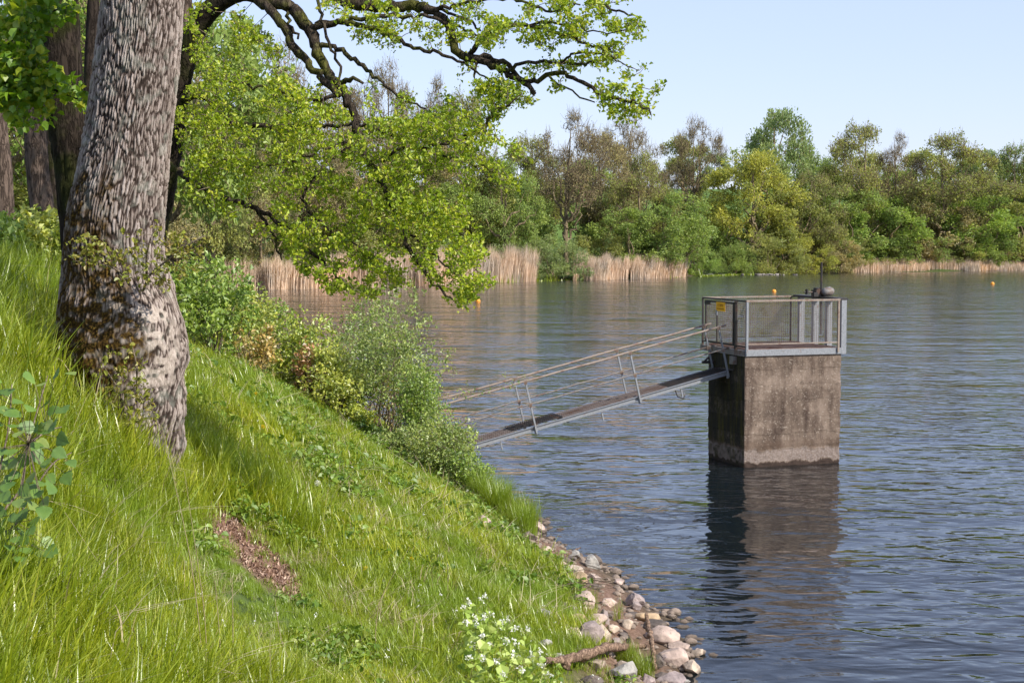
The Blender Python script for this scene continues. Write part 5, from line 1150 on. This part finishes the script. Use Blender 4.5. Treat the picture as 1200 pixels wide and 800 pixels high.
def scatter(name, label, P, rot, scl, idx, meshes):
    colx = bpy.data.collections.new(name + '_kinds')
    for k, me in enumerate(meshes): colx.objects.link(bpy.data.objects.new('%s_kind_%02d' % (name, k), me))
    me = bpy.data.meshes.new(name); me.vertices.add(len(P)); me.vertices.foreach_set('co', np.asarray(P, np.float32).ravel())
    for nm, ty, v in (('rot', 'FLOAT_VECTOR', rot), ('scl', 'FLOAT_VECTOR', scl), ('idx', 'INT', idx)):
        a = me.attributes.new(nm, ty, 'POINT'); a.data.foreach_set('vector' if ty == 'FLOAT_VECTOR' else 'value', np.asarray(v, np.float32 if ty != 'INT' else np.int32).ravel())
    me.update(); o = part(name, me); g = bpy.data.node_groups.new(name, 'GeometryNodeTree')
    g.interface.new_socket('Geometry', in_out='INPUT', socket_type='NodeSocketGeometry'); g.interface.new_socket('Geometry', in_out='OUTPUT', socket_type='NodeSocketGeometry')
    N = g.nodes.new; gi, go = N('NodeGroupInput'), N('NodeGroupOutput'); ci = N('GeometryNodeCollectionInfo'); ci.inputs[0].default_value = colx; ci.inputs[1].default_value = True; ci.inputs[2].default_value = True
    m2p = N('GeometryNodeMeshToPoints'); iop = N('GeometryNodeInstanceOnPoints'); L = g.links.new
    def na(nm, ty): a = N('GeometryNodeInputNamedAttribute'); a.data_type = ty; a.inputs[0].default_value = nm; return a.outputs[0]
    L(gi.outputs[0], m2p.inputs[0]); L(m2p.outputs[0], iop.inputs['Points']); L(ci.outputs[0], iop.inputs['Instance']); iop.inputs['Pick Instance'].default_value = True
    L(na('idx', 'INT'), iop.inputs['Instance Index']); L(na('rot', 'FLOAT_VECTOR'), iop.inputs['Rotation']); L(na('scl', 'FLOAT_VECTOR'), iop.inputs['Scale']); L(iop.outputs[0], go.inputs[0])
    md = o.modifiers.new('scatter', 'NODES'); md.node_group = g; tag(o, label, None, None, 'stuff'); return o
def bank_points(n, rng, y0, y1, dens):
    out = []
    while sum(len(a) for a in out) < n:
        m_ = n * 2; Y = y0 + (y1 - y0) * rng.random(m_); X = rng.uniform(-.36, .12, m_) * Y - rng.uniform(0, 1, m_) * .5; s_ = gs(X, Y)
        ok = (s_ > .7) & (rng.random(m_) < dens(X, Y, s_)); out.append(np.column_stack([X[ok], Y[ok]]))
    q = np.concatenate(out)[:n]; return q[:, 0], q[:, 1]
def stone_zone(X, Y, s_): return np.where((Y > 17) & (Y < 30), sstep(1.05, 1.6, s_ + .35 * noise3(np.stack([X * 1.5, Y * 1.5, X * 0], -1)) + .35 * sstep(25, 29, Y)), sstep(.6, 1., s_))
WOODPOLY = hitpoly([(628, 830), (640, 772), (700, 768), (790, 752), (800, 830)])
def clear_dirt(X, Y):
    d = np.zeros(X.shape)
    for poly in DIRT + CLEAR + [WOODPOLY]: d = np.maximum(d, polyfade(X, Y, poly, .12))
    return 1 - np.clip(d * 1.0 - .30 * np.clip(noise3(np.stack([X * 5, Y * 5, X * 0 + 60], -1)) + .35, 0, 1), 0, 1)
rg = np.random.default_rng(91)
LONG = [tuft(200 + k, 46, .22, .52, .075, .0038, .42, M['grass']) for k in range(6)]
SHORT = [tuft(220 + k, 50, .10, .26, .08, .0034, .5, M['grass']) for k in range(6)]
STRAW = [tuft(260 + k, 26, .12, .34, .12, .003, 1.1, M['dry']) for k in range(3)]
SEDGE = [tuft(240 + k, 60, .5, .95, .07, .004, .35, M['grass'], (0, .35)) for k in range(3)]
def herb_mesh(seed):
    rng = np.random.default_rng(seed); C = rng.normal(size=(34, 3)) * [.09, .09, 0]; C[:, 2] = rng.uniform(.04, .2, 34) * (1 - 1.5 * np.hypot(C[:, 0], C[:, 1]))
    V, T_, va = leaves(C, 1, .01, .06, rng, 1.2, wid=.75, hexa=True); return np_mesh('herb', V, [T_], M['herb'], False, {'var': va})
HERB = [herb_mesh(300 + k) for k in range(4)]
long_zone = lambda X, Y: sstep(-.10, -.17, X / Y + .012 * noise3(np.stack([X, Y, X * 0], -1))) * sstep(20, 15, Y) + sstep(17, 21, Y) * sstep(-.26, -.31, X / Y)
def near_w(Y): return np.clip((13 / Y) ** 1.0, 0, 1)
X1, Y1 = bank_points(30000, rg, 6.0, 46, lambda X, Y, s_: near_w(Y) * stone_zone(X, Y, s_) * clear_dirt(X, Y) * (1 - .8 * sstep(9, 12, s_) * sstep(26, 30, Y)))
tr_ = polyfade(X1, Y1, TRAMPLED, .3); lz = rg.random(len(X1)) < long_zone(X1, Y1) * (1 - tr_); idx = np.where(lz, rg.integers(0, 6, len(X1)), 6 + rg.integers(0, 6, len(X1))); dry_ = rg.random(len(X1)) < .03 + .12 * sstep(.15, .45, noise3(np.stack([X1 * 1.3, Y1 * 1.3, X1 * 0 + 20], -1))); idx = np.where(dry_, 12 + rg.integers(0, 3, len(X1)), idx)
Pz = gz(X1, Y1); sc = rg.uniform(.6, 1.25, len(X1)) * (1 + .5 * noise3(np.stack([X1 * .8, Y1 * .8, X1 * 0], -1)) + .3 * noise3(np.stack([X1 * 3, Y1 * 3, X1 * 0 + 5], -1))) * (1 - .55 * tr_); n = len(X1)
scatter('grass', 'long and short green grass covering the bank', np.column_stack([X1, Y1, Pz]), np.column_stack([rg.normal(0, .2, n), rg.normal(0, .2, n) , rg.uniform(0, 6.28, n)]), np.column_stack([sc, sc, sc]), idx, LONG + SHORT + STRAW)
X2, Y2 = bank_points(3200, rg, 8, 36, lambda X, Y, s_: stone_zone(X, Y, s_) * clear_dirt(X, Y) * sstep(.12, .3, noise3(np.stack([X * .8 + 7, Y * .8, X * 0], -1)) + .12 * noise3(np.stack([X * 3 + 7, Y * 3, X * 0], -1)) + .14 * sstep(-.16, -.08, X / Y)))
n = len(X2); sc = rg.uniform(.4, 1.3, n) * np.clip(Y2 / 18, .55, 1.1)
scatter('ground_herbs', 'patches of low broad leaved herbs among the grass', np.column_stack([X2, Y2, gz(X2, Y2)]), np.column_stack([rg.normal(0, .15, (n, 2)), rg.uniform(0, 6.28, n)]), np.column_stack([sc, sc, sc]), rg.integers(0, 4, n), HERB)
rgw = np.random.default_rng(95); X3, Y3 = bank_points(420, rgw, 9, 34, lambda X, Y, s_: stone_zone(X, Y, s_) * sstep(0, .25, noise3(np.stack([X * .7 + 3, Y * .7, X * 0], -1))))
Vd, Td, vd = leaves(np.column_stack([X3, Y3, gz(X3, Y3) + rgw.uniform(.12, .3, len(X3))]), 6, .02, .016, rgw, 1., wid=.8)
tag(part('small_flowers', np_mesh('small_flowers', Vd, [Td], M['petal_white'], False, {'var': vd})), 'tiny white flowers dotted through the grass', None, None, 'stuff')
# sedge clumps at the water
def clump_at(px, py, wpx, n, lab, hs=1., kinds=SEDGE):
    b = hit(px, py); root_r = wpx / F * b[1] / 2; a = rg.uniform(0, 6.28, n); r_ = root_r * rg.random(n) ** .5; X = b[0] + r_ * np.cos(a); Y = b[1] + r_ * np.sin(a) * 1.3; sc = rg.uniform(.7, 1.05, n) * hs
    base = np.array([b[0], b[1], max(hz(b[0], b[1]), 0)])
    Vs, Qs, Ts, va, off = [], [], [], [], 0
    for k in range(n):
        me = kinds[k % len(kinds)]; co = np.empty(len(me.vertices) * 3, np.float32); me.vertices.foreach_get('co', co); co = co.reshape(-1, 3) * sc[k]; c_, s_ = math.cos(a[k] * 3), math.sin(a[k] * 3)
        co = co @ np.array([[c_, s_, 0], [-s_, c_, 0], [0, 0, 1]]) + [X[k], Y[k], max(hz(X[k], Y[k]), -.1)] - base; i = (np.arange(len(co) // 7) * 7)[:, None] + off
        Vs.append(co); Qs += [i + [0, 1, 3, 2], i + [2, 3, 5, 4]]; Ts.append(i + [4, 5, 6]); v = np.empty(len(co), np.float32); me.attributes['var'].data.foreach_get('value', v); va.append(v); off += len(co)
    o = part('sedge_clump', np_mesh('sedge_clump', np.concatenate(Vs), Qs + Ts, M['grass'], True, {'var': np.concatenate(va)}), None, tuple(base)); tag(o, lab, 'sedge')
clump_at(600, 618, 50, 26, 'tall soft sedge clump at the waterside below the gangway bushes', 1.)
clump_at(578, 600, 44, 20, 'sedge clump between the dull green bush and the tall waterside sedge', .95)
clump_at(615, 628, 26, 9, 'thin sedge clump right at the water above the top stones', .8)
clump_at(738, 782, 34, 10, 'green sedge clump growing among the stones beside the lone tan stone', .42)
clump_at(758, 795, 26, 7, 'green sedge clump around the upright driftwood stick', .4)
clump_at(695, 712, 16, 3, 'small tuft of pale green blades in the water beside the long pink slab', .42)
clump_at(726, 728, 8, 1, 'single tuft of blades left of the lone tan stone', .38)
clump_at(648, 704, 20, 8, 'bright grass tuft left of the middle stones', .3); clump_at(660, 765, 46, 16, 'bright grass tuft spreading between the grey stones near the driftwood', .28); clump_at(640, 690, 26, 9, 'grass tuft hanging over the upper stones', .3)
# dead leaves on the bare earth
Pl = []
for poly in DIRT[:2]:
    q = np.array(poly); lo, hi = q.min(0), q.max(0)
    for _ in range(2600):
        x, y = rg.uniform(lo[0], hi[0]), rg.uniform(lo[1], hi[1])
        if inpoly(np.array(x), np.array(y), poly): Pl.append((x, y, hz(x, y) + .01))
V, T_, va = leaves(np.array(Pl), 1, .01, .04, rg, 3., wid=.6); tag(part('leaf_litter', np_mesh('leaf_litter', V, [T_], M['litter'], False, {'var': va})), 'dry brown leaves lying on the bare earth of the path', 'leaves', None, 'stuff')

# leaves, twigs and petals are too small to pick apart one by one
for o in bpy.data.objects:
    if o.parent and o.name.split('.')[0] in ('foliage', 'twigs', 'branches', 'leaves', 'flower_head', 'seed_head', 'shoot_leaves', 'shoot_twigs', 'leaf_stalks'): o['kind'] = 'stuff'
